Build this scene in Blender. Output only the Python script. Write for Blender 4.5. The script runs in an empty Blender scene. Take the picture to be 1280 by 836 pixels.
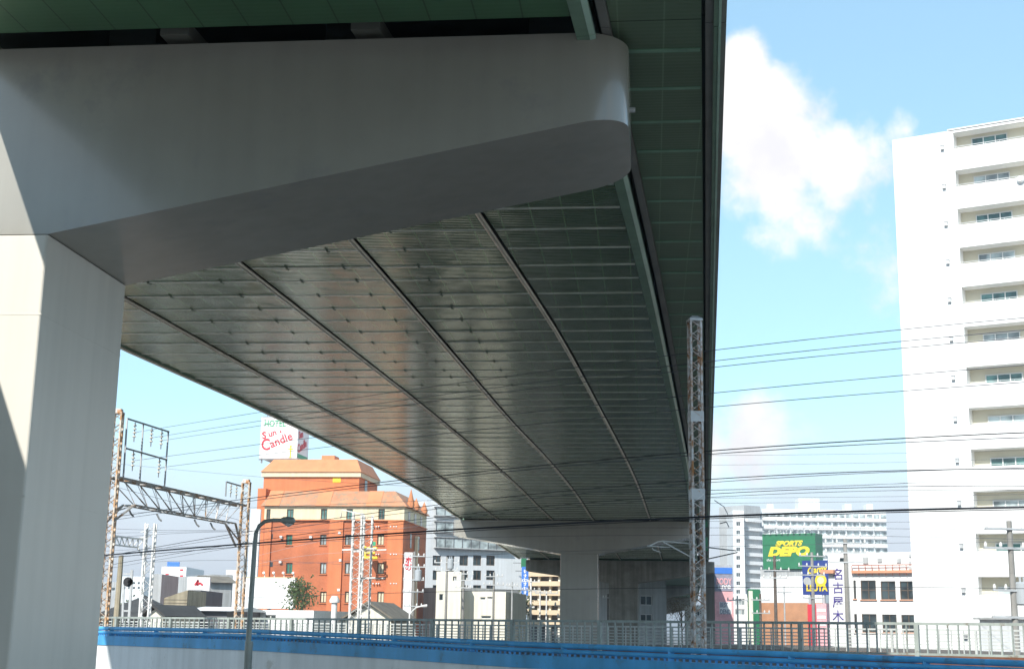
import bpy, math, random
import numpy as np
from mathutils import Vector, Matrix
random.seed(7)
S = bpy.context.scene
HAZE = .0006
COL = S.collection
R = math.radians
EYE = 7.0
F = 1700.0; PITCH = R(12.2); ROLL = R(0.9); TH = R(5.873)
cp, sp, cr, sr = math.cos(PITCH), math.sin(PITCH), math.cos(ROLL), math.sin(ROLL)

# ------------------------------------------------------------------ measuring helpers
def ray(x, y):
    a = (x - 640) / F; b = (418 - y) / F
    a, b = a * cr - b * sr, a * sr + b * cr
    return Vector((a, cp - b * sp, sp + b * cp))
def W(x, y, D):                     # survey point: image bearing at forward distance D
    d = ray(x, y); t = D / d.y
    return Vector((d.x * t, D, EYE + d.z * t))
def UV(u, v, z=0.0):                # viaduct frame (u right, v along), z absolute
    return Vector((u * math.cos(TH) + v * math.sin(TH), -u * math.sin(TH) + v * math.cos(TH), z))

# ------------------------------------------------------------------ mesh builder
class MB:
    def __init__(s): s.v = []; s.f = []; s.m = []; s.smooth = []
    def face(s, pts, m=0, sm=False):
        n = len(s.v); s.v += [tuple(p) for p in pts]; s.f.append(tuple(range(n, n + len(pts)))); s.m.append(m); s.smooth.append(sm)
    def hexa(s, p, m=0):            # 8 points: bottom 4 ccw, top 4 ccw
        n = len(s.v); s.v += [tuple(q) for q in p]
        for f in ((3,2,1,0),(4,5,6,7),(0,1,5,4),(1,2,6,5),(2,3,7,6),(3,0,4,7)):
            s.f.append(tuple(n + i for i in f)); s.m.append(m); s.smooth.append(False)
    def box(s, x0, x1, y0, y1, z0, z1, m=0):
        s.hexa([(x0,y0,z0),(x1,y0,z0),(x1,y1,z0),(x0,y1,z0),(x0,y0,z1),(x1,y0,z1),(x1,y1,z1),(x0,y1,z1)], m)
    def bar(s, a, b, w, h=None, m=0, up=(0,0,1)):   # square bar from a to b
        a, b = Vector(a), Vector(b); h = w if h is None else h
        d = (b - a).normalized(); u = Vector(up)
        if abs(d.dot(u)) > .98: u = Vector((0,1,0))
        x = d.cross(u).normalized(); z = x.cross(d)
        x *= w / 2; z *= h / 2
        s.hexa([a-x-z, a+x-z, a+x+z, a-x+z, b-x-z, b+x-z, b+x+z, b-x+z], m)
    def tube(s, pts, r, n=8, m=0, caps=True):
        pts = [Vector(p) for p in pts]; base = len(s.v); k = len(pts)
        rs = r if isinstance(r, (list, tuple)) else [r] * k
        for i, p in enumerate(pts):
            d = (pts[min(i + 1, k - 1)] - pts[max(i - 1, 0)]).normalized()
            u = Vector((0,0,1)) if abs(d.z) < .95 else Vector((0,1,0))
            x = d.cross(u).normalized(); z = x.cross(d)
            for j in range(n):
                t = 2 * math.pi * j / n
                s.v.append(tuple(p + (x * math.cos(t) + z * math.sin(t)) * rs[i]))
        for i in range(k - 1):
            for j in range(n):
                s.f.append((base+i*n+j, base+i*n+(j+1)%n, base+(i+1)*n+(j+1)%n, base+(i+1)*n+j)); s.m.append(m); s.smooth.append(True)
        if caps:
            s.f.append(tuple(base + j for j in reversed(range(n)))); s.m.append(m); s.smooth.append(False)
            s.f.append(tuple(base + (k-1)*n + j for j in range(n))); s.m.append(m); s.smooth.append(False)
    def prism(s, poly, ext, m=0):   # planar polygon extruded by ext
        poly = [Vector(p) for p in poly]; e = Vector(ext); n = len(poly)
        s.face(poly, m); s.face([p + e for p in reversed(poly)], m)
        for i in range(n):
            j = (i + 1) % n; s.face([poly[j], poly[i], poly[i] + e, poly[j] + e], m)
    def build(s, name, mats, parent=None, loc=None, bevel=0):
        me = bpy.data.meshes.new(name)
        me.from_pydata(s.v, [], s.f)
        mats = mats if isinstance(mats, (list, tuple)) else [mats]
        for mt in mats: me.materials.append(mt)
        me.polygons.foreach_set('material_index', s.m); me.polygons.foreach_set('use_smooth', s.smooth)
        me.update()
        import bmesh
        bm = bmesh.new(); bm.from_mesh(me); bmesh.ops.remove_doubles(bm, verts=bm.verts, dist=1e-5)
        bmesh.ops.recalc_face_normals(bm, faces=bm.faces); bm.to_mesh(me); bm.free()
        if any(s.smooth): me.set_sharp_from_angle(angle=R(42))
        o = bpy.data.objects.new(name, me); COL.objects.link(o)
        if parent: o.parent = parent
        if loc is not None: o.location = loc
        if bevel:
            b = o.modifiers.new('bevel', 'BEVEL'); b.width = bevel; b.segments = 2; b.limit_method = 'ANGLE'
        return o

def tag(o, label=None, cat=None, group=None, kind=None):
    if label: o['label'] = label
    if cat: o['category'] = cat
    if group: o['group'] = group
    if kind: o['kind'] = kind
    return o
def empty(name, loc=(0,0,0), rz=0.0, label=None, cat=None, group=None):
    o = bpy.data.objects.new(name, None); COL.objects.link(o)
    o.location = loc; o.rotation_euler = (0, 0, rz); o.empty_display_size = .5
    return tag(o, label, cat, group)
def copy_tree(o, parent=None):
    c = o.copy(); COL.objects.link(c); c.parent = parent
    for ch in list(o.children): copy_tree(ch, c)
    return c

# ------------------------------------------------------------------ materials
def new_mat(name):
    m = bpy.data.materials.new(name); m.use_nodes = True
    nt = m.node_tree; b = nt.nodes['Principled BSDF']
    return m, nt, b
def mat(name, col, rough=.6, metal=0.0, var=.12, scale=1.5, bump=0.0, bscale=20, streak=0.0, dirt=None, dirt_amt=0.0, coat=0.0, spec=None):
    """procedural paint / concrete: base colour broken up by two noises, optional vertical run-off streaks, second colour in patches"""
    m, nt, b = new_mat(name); N = nt.nodes; L = nt.links
    tc = N.new('ShaderNodeTexCoord')
    n1 = N.new('ShaderNodeTexNoise'); n1.inputs['Scale'].default_value = scale; n1.inputs['Detail'].default_value = 6; n1.inputs['Roughness'].default_value = .6
    L.new(tc.outputs['Object'], n1.inputs['Vector'])
    cr_ = N.new('ShaderNodeValToRGB'); e = cr_.color_ramp.elements
    lo = [max(0, c * (1 - var)) for c in col]; hi = [min(1, c * (1 + var)) for c in col]
    e[0].position = .3; e[0].color = (*lo, 1); e[1].position = .7; e[1].color = (*hi, 1)
    L.new(n1.outputs['Fac'], cr_.inputs['Fac']); out = cr_.outputs['Color']
    if dirt is not None:
        n2 = N.new('ShaderNodeTexNoise'); n2.inputs['Scale'].default_value = scale * 2.3; n2.inputs['Detail'].default_value = 8; n2.inputs['Roughness'].default_value = .7
        L.new(tc.outputs['Object'], n2.inputs['Vector'])
        r2 = N.new('ShaderNodeValToRGB'); r2.color_ramp.elements[0].position = .62 - dirt_amt * .45; r2.color_ramp.elements[1].position = .72 - dirt_amt * .35
        L.new(n2.outputs['Fac'], r2.inputs['Fac'])
        mx = N.new('ShaderNodeMix'); mx.data_type = 'RGBA'; L.new(r2.outputs['Color'], mx.inputs['Factor'])
        L.new(out, mx.inputs['A']); mx.inputs['B'].default_value = (*dirt, 1); out = mx.outputs['Result']
    if streak > 0:
        mp = N.new('ShaderNodeMapping'); mp.inputs['Scale'].default_value = (3.0, 3.0, .12); L.new(tc.outputs['Object'], mp.inputs['Vector'])
        n3 = N.new('ShaderNodeTexNoise'); n3.inputs['Scale'].default_value = 1.2; n3.inputs['Detail'].default_value = 5; L.new(mp.outputs['Vector'], n3.inputs['Vector'])
        r3 = N.new('ShaderNodeValToRGB'); r3.color_ramp.elements[0].position = .35; r3.color_ramp.elements[0].color = (1-streak, 1-streak, 1-streak*1.05, 1); r3.color_ramp.elements[1].position = .6
        L.new(n3.outputs['Fac'], r3.inputs['Fac'])
        mx = N.new('ShaderNodeMix'); mx.data_type = 'RGBA'; mx.blend_type = 'MULTIPLY'; mx.inputs['Factor'].default_value = 1
        L.new(out, mx.inputs['A']); L.new(r3.outputs['Color'], mx.inputs['B']); out = mx.outputs['Result']
    L.new(out, b.inputs['Base Color'])
    b.inputs['Roughness'].default_value = rough; b.inputs['Metallic'].default_value = metal
    if coat: b.inputs['Coat Weight'].default_value = coat; b.inputs['Coat Roughness'].default_value = .12
    if spec is not None: b.inputs['Specular IOR Level'].default_value = spec
    if bump > 0:
        nb = N.new('ShaderNodeTexNoise'); nb.inputs['Scale'].default_value = bscale; nb.inputs['Detail'].default_value = 5; L.new(tc.outputs['Object'], nb.inputs['Vector'])
        bp = N.new('ShaderNodeBump'); bp.inputs['Strength'].default_value = bump; bp.inputs['Distance'].default_value = .02
        L.new(nb.outputs['Fac'], bp.inputs['Height']); L.new(bp.outputs['Normal'], b.inputs['Normal'])
    return m

def panel_mat(name, col, rough, ripple=.09, seam_gain=1.9, metal=.85):
    """thin ribbed aluminium noise panels: fine seams across u, ripple along v, dents"""
    m, nt, b = new_mat(name); N = nt.nodes; L = nt.links
    tc = N.new('ShaderNodeTexCoord'); sx = N.new('ShaderNodeSeparateXYZ'); L.new(tc.outputs['Object'], sx.inputs[0])
    def math_(op, a, bb=None, c=None):
        n = N.new('ShaderNodeMath'); n.operation = op
        for i, q in enumerate((a, bb, c)):
            if q is None: continue
            if isinstance(q, (int, float)): n.inputs[i].default_value = q
            else: L.new(q, n.inputs[i])
        return n.outputs[0]
    n1 = N.new('ShaderNodeTexNoise'); n1.inputs['Scale'].default_value = .5; n1.inputs['Detail'].default_value = 6; L.new(tc.outputs['Object'], n1.inputs['Vector'])
    cr_ = N.new('ShaderNodeValToRGB'); e = cr_.color_ramp.elements
    e[0].position = .3; e[0].color = (*[c * .82 for c in col], 1); e[1].position = .72; e[1].color = (*[c * 1.15 for c in col], 1)
    L.new(n1.outputs['Fac'], cr_.inputs['Fac'])
    # seams every 0.62 m across the deck
    fr = math_('FRACT', math_('DIVIDE', math_('ADD', sx.outputs['X'], 50), .62))
    seam = math_('LESS_THAN', fr, .035)
    mx = N.new('ShaderNodeMix'); mx.data_type = 'RGBA'; L.new(math_('MULTIPLY', seam, .7), mx.inputs['Factor']); L.new(cr_.outputs['Color'], mx.inputs['A'])
    mx.inputs['B'].default_value = (*[min(1, c * seam_gain) for c in col], 1); L.new(mx.outputs['Result'], b.inputs['Base Color'])
    # pressed ribs: the sheet normal rocks along v, a little along u, and each sheet has its own dents
    n2 = N.new('ShaderNodeTexNoise'); n2.inputs['Scale'].default_value = 2.2; n2.inputs['Detail'].default_value = 3; L.new(tc.outputs['Object'], n2.inputs['Vector'])
    n3 = N.new('ShaderNodeTexNoise'); n3.inputs['Scale'].default_value = 2.7; n3.inputs['Detail'].default_value = 2
    mp = N.new('ShaderNodeMapping'); mp.inputs['Location'].default_value = (31, 17, 5); L.new(tc.outputs['Object'], mp.inputs['Vector']); L.new(mp.outputs['Vector'], n3.inputs['Vector'])
    rp = math_('SINE', math_('MULTIPLY', sx.outputs['Y'], 2 * math.pi / .113))
    sv_ = math_('ADD', math_('MULTIPLY', rp, ripple), math_('MULTIPLY', math_('SUBTRACT', n2.outputs['Fac'], .5), ripple * 1.6))
    su_ = math_('MULTIPLY', math_('SUBTRACT', n3.outputs['Fac'], .5), .035)
    cx = N.new('ShaderNodeCombineXYZ'); cx.inputs[2].default_value = -1
    L.new(math_('ADD', math_('MULTIPLY', sv_, math.sin(TH)), math_('MULTIPLY', su_, math.cos(TH))), cx.inputs[0]); L.new(math_('SUBTRACT', math_('MULTIPLY', sv_, math.cos(TH)), math_('MULTIPLY', su_, math.sin(TH))), cx.inputs[1])
    nv = N.new('ShaderNodeVectorMath'); nv.operation = 'NORMALIZE'; L.new(cx.outputs[0], nv.inputs[0]); L.new(nv.outputs[0], b.inputs['Normal'])
    b.inputs['Metallic'].default_value = metal; b.inputs['Roughness'].default_value = rough
    return m

def brick_mat(name, c1, c2, mortar, scale=4.0):
    m, nt, b = new_mat(name); N = nt.nodes; L = nt.links
    tc = N.new('ShaderNodeTexCoord'); mp = N.new('ShaderNodeMapping'); mp.inputs['Rotation'].default_value = (R(90), 0, 0); L.new(tc.outputs['Object'], mp.inputs['Vector'])
    bt = N.new('ShaderNodeTexBrick'); bt.inputs['Scale'].default_value = scale; bt.inputs['Color1'].default_value = (*c1, 1); bt.inputs['Color2'].default_value = (*c2, 1); bt.inputs['Mortar'].default_value = (*mortar, 1); bt.inputs['Mortar Size'].default_value = .012
    L.new(mp.outputs['Vector'], bt.inputs['Vector'])
    n1 = N.new('ShaderNodeTexNoise'); n1.inputs['Scale'].default_value = .35; n1.inputs['Detail'].default_value = 7; L.new(tc.outputs['Object'], n1.inputs['Vector'])
    r1 = N.new('ShaderNodeValToRGB'); r1.color_ramp.elements[0].position = .35; r1.color_ramp.elements[0].color = (.62, .62, .62, 1); r1.color_ramp.elements[1].position = .6; L.new(n1.outputs['Fac'], r1.inputs['Fac'])
    mx = N.new('ShaderNodeMix'); mx.data_type = 'RGBA'; mx.blend_type = 'MULTIPLY'; mx.inputs['Factor'].default_value = .8
    L.new(bt.outputs['Color'], mx.inputs['A']); L.new(r1.outputs['Color'], mx.inputs['B']); L.new(mx.outputs['Result'], b.inputs['Base Color'])
    b.inputs['Roughness'].default_value = .8
    return m

def glass_mat(name, col=(.03,.045,.05), rough=.08):
    m, nt, b = new_mat(name); N = nt.nodes; L = nt.links
    tc = N.new('ShaderNodeTexCoord'); n1 = N.new('ShaderNodeTexNoise'); n1.inputs['Scale'].default_value = .8; n1.inputs['Detail'].default_value = 2; L.new(tc.outputs['Object'], n1.inputs['Vector'])
    cr_ = N.new('ShaderNodeValToRGB'); e = cr_.color_ramp.elements; e[0].position = .4; e[0].color = (*[c*.6 for c in col],1); e[1].position = .62; e[1].color = (*[min(1,c*1.9) for c in col],1)
    L.new(n1.outputs['Fac'], cr_.inputs['Fac']); L.new(cr_.outputs['Color'], b.inputs['Base Color'])
    b.inputs['Roughness'].default_value = rough; b.inputs['Specular IOR Level'].default_value = .6
    return m

M = {}
M['beam'] = mat('pier_paint_shaded', (.35,.337,.298), rough=.22, var=.10, scale=.35, streak=.05, dirt=(.31,.30,.28), dirt_amt=.12, coat=.6, bump=.05, bscale=60)  # same paint as the column, darkened to put the beam's shade into colour
M['column'] = mat('pier_paint_lit', (.69,.66,.59), rough=.34, var=.05, scale=.35, streak=.06, bump=.03, bscale=30)  # same paint as the beam, lightened for the stronger light on the column
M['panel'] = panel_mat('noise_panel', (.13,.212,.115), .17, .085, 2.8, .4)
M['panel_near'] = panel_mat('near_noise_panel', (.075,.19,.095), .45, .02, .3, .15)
M['poledark'] = mat('creosoted_pole', (.12,.10,.085), rough=.8, var=.3, scale=3)
M['clip'] = mat('clip_green', (.17,.22,.17), rough=.6)
M['slot'] = mat('slot_grey', (.2,.2,.17), rough=.7)
M['panel_green'] = panel_mat('overhang_panel', (.16,.245,.16), .45, .05, 1.5, .4)
M['batten'] = mat('batten_metal', (.82,.88,.76), rough=.35, metal=.2, var=.25, scale=3)
M['batten_green'] = mat('batten_green', (.20,.38,.27), rough=.4, var=.2, scale=3)
M['pipe'] = mat('drain_pipe', (.62,.57,.48), rough=.35, metal=.2, var=.2, scale=2)
M['green'] = mat('girder_green', (.20,.33,.24), rough=.4, var=.15, scale=1.2, streak=.15)
M['green_light'] = mat('girder_edge_lit_green', (.45,.66,.55), rough=.3, var=.12, scale=1.2)  # lighter green puts skylight on the girder edge into colour; also the pale fascia strip
M['shade_dark'] = mat('recess_shade', (.03,.04,.035), rough=.8)  # near-black puts the shade of gaps and recesses into the colour
M['fascia_grey'] = mat('fascia_grey', (.2,.2,.19), rough=.55, var=.2, scale=1)
M['conc'] = mat('concrete', (.33,.32,.30), rough=.85, var=.2, scale=.8, streak=.25, bump=.2, bscale=25)
M['conc_brown'] = mat('concrete_brown', (.25,.235,.205), rough=.85, var=.25, scale=1.2, streak=.3, bump=.2, bscale=25)
M['asphalt'] = mat('asphalt', (.055,.055,.056), rough=.9, var=.25, scale=.4, bump=.3, bscale=60)
M['ground'] = mat('city_ground', (.20,.188,.165), rough=.95, var=.35, scale=.05, dirt=(.10,.10,.10), dirt_amt=.5)
M['ballast'] = mat('ballast', (.12,.105,.09), rough=.95, var=.45, scale=6, bump=1, bscale=30)
M['rail'] = mat('rusty_rail', (.19,.085,.045), rough=.6, metal=.3, var=.3, scale=4)
M['wallwhite'] = mat('wall_white_paint', (.84,.86,.86), rough=.6, var=.07, scale=.6, streak=.14, dirt=(.62,.62,.58), dirt_amt=.08)
M['blue'] = mat('blue_paint', (.085,.41,.76), rough=.42, var=.14, scale=1.5, streak=.2, dirt=(.10,.26,.42), dirt_amt=.12)
M['fence'] = mat('fence_grey_green', (.34,.38,.35), rough=.5, metal=.1, var=.2, scale=2, dirt=(.2,.17,.13), dirt_amt=.12)
M['fencewhite'] = mat('fence_pale', (.5,.52,.5), rough=.5, var=.2, scale=2)
M['rust'] = mat('rusted_steel', (.74,.73,.72), rough=.6, metal=.1, var=.2, scale=1.6, dirt=(.42,.19,.06), dirt_amt=.36, streak=.15)
M['rust_or'] = mat('rust_orange', (.50,.27,.11), rough=.7, var=.3, scale=2.2, dirt=(.6,.56,.5), dirt_amt=.45)
M['rust2'] = mat('rust_specked_grey', (.5,.5,.49), rough=.6, metal=.15, var=.2, scale=1.5, dirt=(.36,.2,.1), dirt_amt=.3)
M['galv'] = mat('galvanised_steel', (.52,.53,.53), rough=.45, metal=.35, var=.15, scale=2)
M['galvdark'] = mat('weathered_steel', (.24,.25,.26), rough=.5, metal=.4, var=.2, scale=2)
M['paleSteel'] = mat('pale_lattice_paint', (.72,.72,.70), rough=.5, var=.15, scale=3)
M['insul'] = mat('porcelain', (.55,.5,.42), rough=.25, var=.3, scale=9)
M['black'] = mat('black_cable', (.03,.032,.04), rough=.55, var=.2, scale=3)
M['wire'] = mat('weathered_wire', (.11,.118,.14), rough=.5, metal=.2, var=.2, scale=3)
M['lamp'] = mat('lamp_post_paint', (.26,.29,.27), rough=.4, metal=.2, var=.2, scale=2)
M['lens'] = mat('lamp_glass', (.55,.56,.54), rough=.2, var=.1)
M['hotel'] = brick_mat('hotel_orange_brick', (.58,.17,.07), (.51,.145,.06), (.52,.20,.10), 3.0)
M['hotel2'] = mat('hotel_plaster_orange', (.63,.20,.08), rough=.8, var=.1, scale=.5, streak=.1)
M['tile'] = mat('roof_tile_orange', (.52,.23,.12), rough=.75, var=.2, scale=.8, dirt=(.33,.22,.14), dirt_amt=.35, bump=.3, bscale=6)
M['tile2'] = mat('roof_tile_clean', (.60,.24,.11), rough=.75, var=.12, scale=.8, bump=.3, bscale=6)
M['cream'] = mat('cream_paint', (.72,.62,.42), rough=.7, var=.08, scale=.7, streak=.1)
M['creamw'] = mat('ivory_paint', (.78,.74,.62), rough=.7, var=.06, scale=.5, streak=.12)
M['white'] = mat('white_render', (.80,.80,.785), rough=.65, var=.04, scale=.4, streak=.06)
M['white2'] = mat('white_tile', (.70,.73,.75), rough=.5, var=.06, scale=.4, streak=.1)
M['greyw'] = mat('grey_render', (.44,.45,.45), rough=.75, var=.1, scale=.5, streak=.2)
M['beige'] = mat('beige_render', (.60,.56,.44), rough=.8, var=.06, scale=.6)
M['tan'] = mat('tan_band', (.68,.53,.36), rough=.8, var=.1, scale=.5)
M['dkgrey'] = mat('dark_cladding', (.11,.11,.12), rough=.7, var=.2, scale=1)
M['roofgrey'] = mat('grey_roof_tiles', (.055,.053,.05), rough=.8, var=.25, scale=1.2, bump=.4, bscale=8)
M['roofbrown'] = mat('brown_roof_tiles', (.17,.15,.12), rough=.8, var=.25, scale=1.2, bump=.4, bscale=8)
M['wood'] = mat('weathered_boards', (.36,.31,.22), rough=.85, var=.2, scale=1.5, streak=.3)
M['glass'] = glass_mat('window_glass')
M['glassg'] = glass_mat('greenish_glass', (.06,.13,.12), .1)
M['glassp'] = glass_mat('pale_curtained_glass', (.26,.30,.30), .15)
M['frame'] = mat('window_frame', (.62,.62,.60), rough=.4, var=.05)
M['frame_br'] = mat('bronze_frame', (.12,.085,.06), rough=.4, var=.1)
M['frame_rd'] = mat('red_brown_frame', (.34,.10,.06), rough=.5, var=.1)
M['shutter'] = mat('green_shutter', (.02,.15,.105), rough=.5, var=.15, scale=4)
M['sign_white'] = mat('sign_white', (.82,.82,.81), rough=.4, var=.03)
M['sign_shade'] = mat('sign_white_side', (.80,.80,.80), rough=.4, var=.03)
M['s_red'] = mat('sign_red', (.62,.03,.05), rough=.5, var=.1)
M['s_green'] = mat('sign_green_letters', (.04,.36,.17), rough=.5, var=.1)
M['s_yellow'] = mat('sign_yellow', (.82,.60,.03), rough=.5, var=.06)
M['s_navy'] = mat('sign_navy', (.02,.045,.22), rough=.45, var=.08)
M['s_blue'] = mat('sign_blue', (.05,.19,.62), rough=.45, var=.08)
M['s_depo'] = mat('sign_deep_green', (.02,.17,.075), rough=.45, var=.08)
M['s_pink'] = mat('sign_pink', (.78,.40,.42), rough=.5, var=.15, scale=3)
M['s_slate'] = mat('sign_slate', (.26,.26,.33), rough=.5, var=.2, scale=3)
M['s_purple'] = mat('ink_purple', (.05,.03,.22), rough=.5, var=.1)
M['brownwall'] = mat('brown_shop_wall', (.47,.23,.12), rough=.8, var=.15, scale=.7)
M['terracotta'] = mat('terracotta_trim', (.62,.29,.17), rough=.8, var=.1)
M['bark'] = mat('bark', (.12,.085,.055), rough=.9, var=.3, scale=5, bump=.6, bscale=20)
M['leaf'] = mat('leaves', (.065,.095,.03), rough=.6, var=.6, scale=3)
M['leaf2'] = mat('leaves_autumn', (.13,.10,.045), rough=.6, var=.5, scale=3)
M['sigblack'] = mat('signal_black', (.015,.015,.017), rough=.5)
M['transf'] = mat('transformer_grey', (.40,.43,.45), rough=.4, var=.1)
M['transf_blue'] = mat('transformer_pale_blue', (.42,.58,.68), rough=.4, var=.1)

# ------------------------------------------------------------------ text
def text(parent, s, loc, size, m, rot=0.0, name='lettering', ext=.015, shear=0.0, align='LEFT', bold=0.0, sx=1.0, rz=0.0):
    c = bpy.data.curves.new(name, 'FONT'); c.body = s; c.size = size; c.extrude = ext; c.align_x = align; c.shear = shear; c.offset = bold; c.resolution_u = 3
    t = bpy.data.objects.new(name, c); COL.objects.link(t); bpy.context.view_layer.update()
    me = bpy.data.meshes.new_from_object(t.evaluated_get(bpy.context.evaluated_depsgraph_get()))
    bpy.data.objects.remove(t); bpy.data.curves.remove(c)
    me.name = name; me.materials.clear(); me.materials.append(m)
    o = bpy.data.objects.new(name, me); COL.objects.link(o); o.parent = parent; o.location = loc
    o.rotation_euler = (Matrix.Rotation(rz, 3, 'Z') @ Matrix.Rotation(R(90), 3, 'X') @ Matrix.Rotation(rot, 3, 'Z')).to_euler()
    o.scale = (sx, 1, 1)
    return o

# ------------------------------------------------------------------ facade frame
class Facade:
    """plane through ground bearings A (px at distance DA) and B; local x runs A->B, y away from the viewer, z up from ground"""
    def __init__(s, ax, ad, bx, bd, y=784):
        s.A = W(ax, y, ad); s.B = W(bx, y, bd); s.A.z = s.B.z = 0
        d = s.B - s.A; s.w = d.length; s.d = d / s.w; s.n = Vector((-s.d.y, s.d.x, 0)); s.rz = math.atan2(s.d.y, s.d.x)
    def loc(s, px, py, off=0.0):     # (x, z) where the bearing meets the plane (off metres behind it)
        r = ray(px, py); o = Vector((0, 0, EYE)); a = s.A + s.n * off
        t = (a - o).dot(s.n) / r.dot(s.n); p = o + r * t
        return (p - a).dot(s.d), p.z
    def rect(s, x0, y0, x1, y1, off=0.0):
        ax, az = s.loc(x0, (y0 + y1) / 2, off); bx, _ = s.loc(x1, (y0 + y1) / 2, off)
        _, z1 = s.loc((x0 + x1) / 2, y0, off); _, z0 = s.loc((x0 + x1) / 2, y1, off)
        return (ax, bx, z0, z1)
    def root(s, name, label, cat, group=None): return empty(name, s.A, s.rz, label, cat, group)

def holed_wall(mb, w, h, holes, m=0, reveal=.14, mr=None, z0=0.0, y=0.0, x0=0.0):
    """front wall sheet in the plane y with rectangular openings and their reveals"""
    holes = [(max(a, x0+.02), min(b, x0+w-.02), max(c, z0+.02), min(d, z0+h-.02)) for a, b, c, d in holes]
    holes = [q for q in holes if q[1] > q[0] and q[3] > q[2]]
    xs = sorted({x0, x0 + w, *[q for a in holes for q in a[:2]]}); zs = sorted({z0, z0 + h, *[q for a in holes for q in a[2:]]})
    for i in range(len(xs) - 1):
        for k in range(len(zs) - 1):
            cx, cz = (xs[i] + xs[i+1]) / 2, (zs[k] + zs[k+1]) / 2
            if any(a < cx < b and c < cz < d for a, b, c, d in holes): continue
            mb.face([(xs[i], y, zs[k]), (xs[i+1], y, zs[k]), (xs[i+1], y, zs[k+1]), (xs[i], y, zs[k+1])], m)
    mr = m if mr is None else mr
    for a, b, c, d in holes:
        q = y + reveal
        mb.face([(a,y,c),(b,y,c),(b,q,c),(a,q,c)], mr); mb.face([(a,y,d),(a,q,d),(b,q,d),(b,y,d)], mr)
        mb.face([(a,y,c),(a,q,c),(a,q,d),(a,y,d)], mr); mb.face([(b,y,c),(b,y,d),(b,q,d),(b,q,c)], mr)
    return holes
def window(parent, q, y, gm, fm, nx=2, nz=1, fw=.06, sill=None, name='window'):
    a, b, c, d = q; mb = MB()
    mb.face([(a,y,c),(b,y,c),(b,y,d),(a,y,d)], 0)
    for i in range(nx + 1):
        x = a + (b - a) * i / nx; x = min(max(x, a + fw/2), b - fw/2)
        mb.box(x - fw/2, x + fw/2, y - .05, y - .004, c, d, 1)
    for k in range(nz + 1):
        z = c + (d - c) * k / nz; z = min(max(z, c + fw/2), d - fw/2)
        mb.box(a + fw, b - fw, y - .045, y - .006, z - fw/2, z + fw/2, 1)
    o = mb.build(name, [gm, fm], parent)
    if sill: 
        sb = MB(); sb.box(a - .08, b + .08, y - .3, y - .06, c - .09, c - .012, 0); sb.build('sill', sill, o)
    return o
def body(mb, w, d, h, m=0, roof=None, x0=0.0, y0=0.0, z0=0.0, parapet=.5, front=False):
    """sides, back, roof slab and parapet; the front sheet is made by holed_wall"""
    x1 = x0 + w; y1 = y0 + d; z1 = z0 + h; r = m if roof is None else roof
    mb.face([(x1,y0,z0),(x1,y1,z0),(x1,y1,z1),(x1,y0,z1)], m); mb.face([(x0,y0,z0),(x0,y0,z1),(x0,y1,z1),(x0,y1,z0)], m)
    mb.face([(x1,y1,z0),(x0,y1,z0),(x0,y1,z1),(x1,y1,z1)], m)
    if front: mb.face([(x0,y0,z0),(x1,y0,z0),(x1,y0,z1),(x0,y0,z1)], m)
    mb.face([(x0,y0,z1),(x1,y0,z1),(x1,y1,z1),(x0,y1,z1)], r)
    if parapet:
        t = .18; e = .004
        for bx in ((x0-e, x1+e, y0-e, y0+t), (x0-e, x1+e, y1-t, y1+e), (x0-e, x0+t, y0+t, y1-t), (x1-t, x1+e, y0+t, y1-t)):
            mb.box(*bx, z1 + .003, z1 + parapet, m)

# ================================================================== SETTING
g = MB()
n = 24
for i in range(n):
    for j in range(n):
        x0, x1 = -3000 + 6000*i/n, -3000 + 6000*(i+1)/n; y0, y1 = -2000 + 6000*j/n, -2000 + 6000*(j+1)/n
        g.face([(x0,y0,0),(x1,y0,0),(x1,y1,0),(x0,y1,0)])
tag(g.build('ground', M['ground']), kind='structure')

# blue-topped retaining wall line (plan points, rail-top height)
WL = [W(-260, 776.5, 42), W(0, 780, 35), W(125, 782.5, 31), W(320, 786, 26.6), W(480, 793, 24.2), W(640, 801, 22), W(960, 813, 19.2), W(1280, 825, 17), W(1560, 836, 15.4)]
def off(pts, k):                     # offset a plan polyline to its left (away from the viewer)
    out = []
    for i, p in enumerate(pts):
        d = pts[min(i+1, len(pts)-1)] - pts[max(i-1, 0)]; d.z = 0; d.normalize()
        out.append(p + Vector((-d.y, d.x, 0)) * k)
    return out
FL0 = W(130, 770, 55); FL1 = W(1280, 778, 34)
fd = (FL1 - FL0); fd.z = 0; flen = fd.length; fd.normalize(); fn = Vector((-fd.y, fd.x, 0))
BED = EYE - 0.8
emb = MB()
back = [Vector((p.x, p.y, 0)) for p in off(WL, .16)]
far = [Vector((p.x, p.y, 0)) + fn * 62 for p in WL]
for i in range(len(WL) - 1):
    a, b, c, d = back[i], back[i+1], far[i+1], far[i]
    up = Vector((0,0,BED))
    emb.hexa([a, b, c, d, a+up, b+up, c+up, d+up])
tag(emb.build('railway_embankment', M['ballast']), kind='structure')

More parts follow.
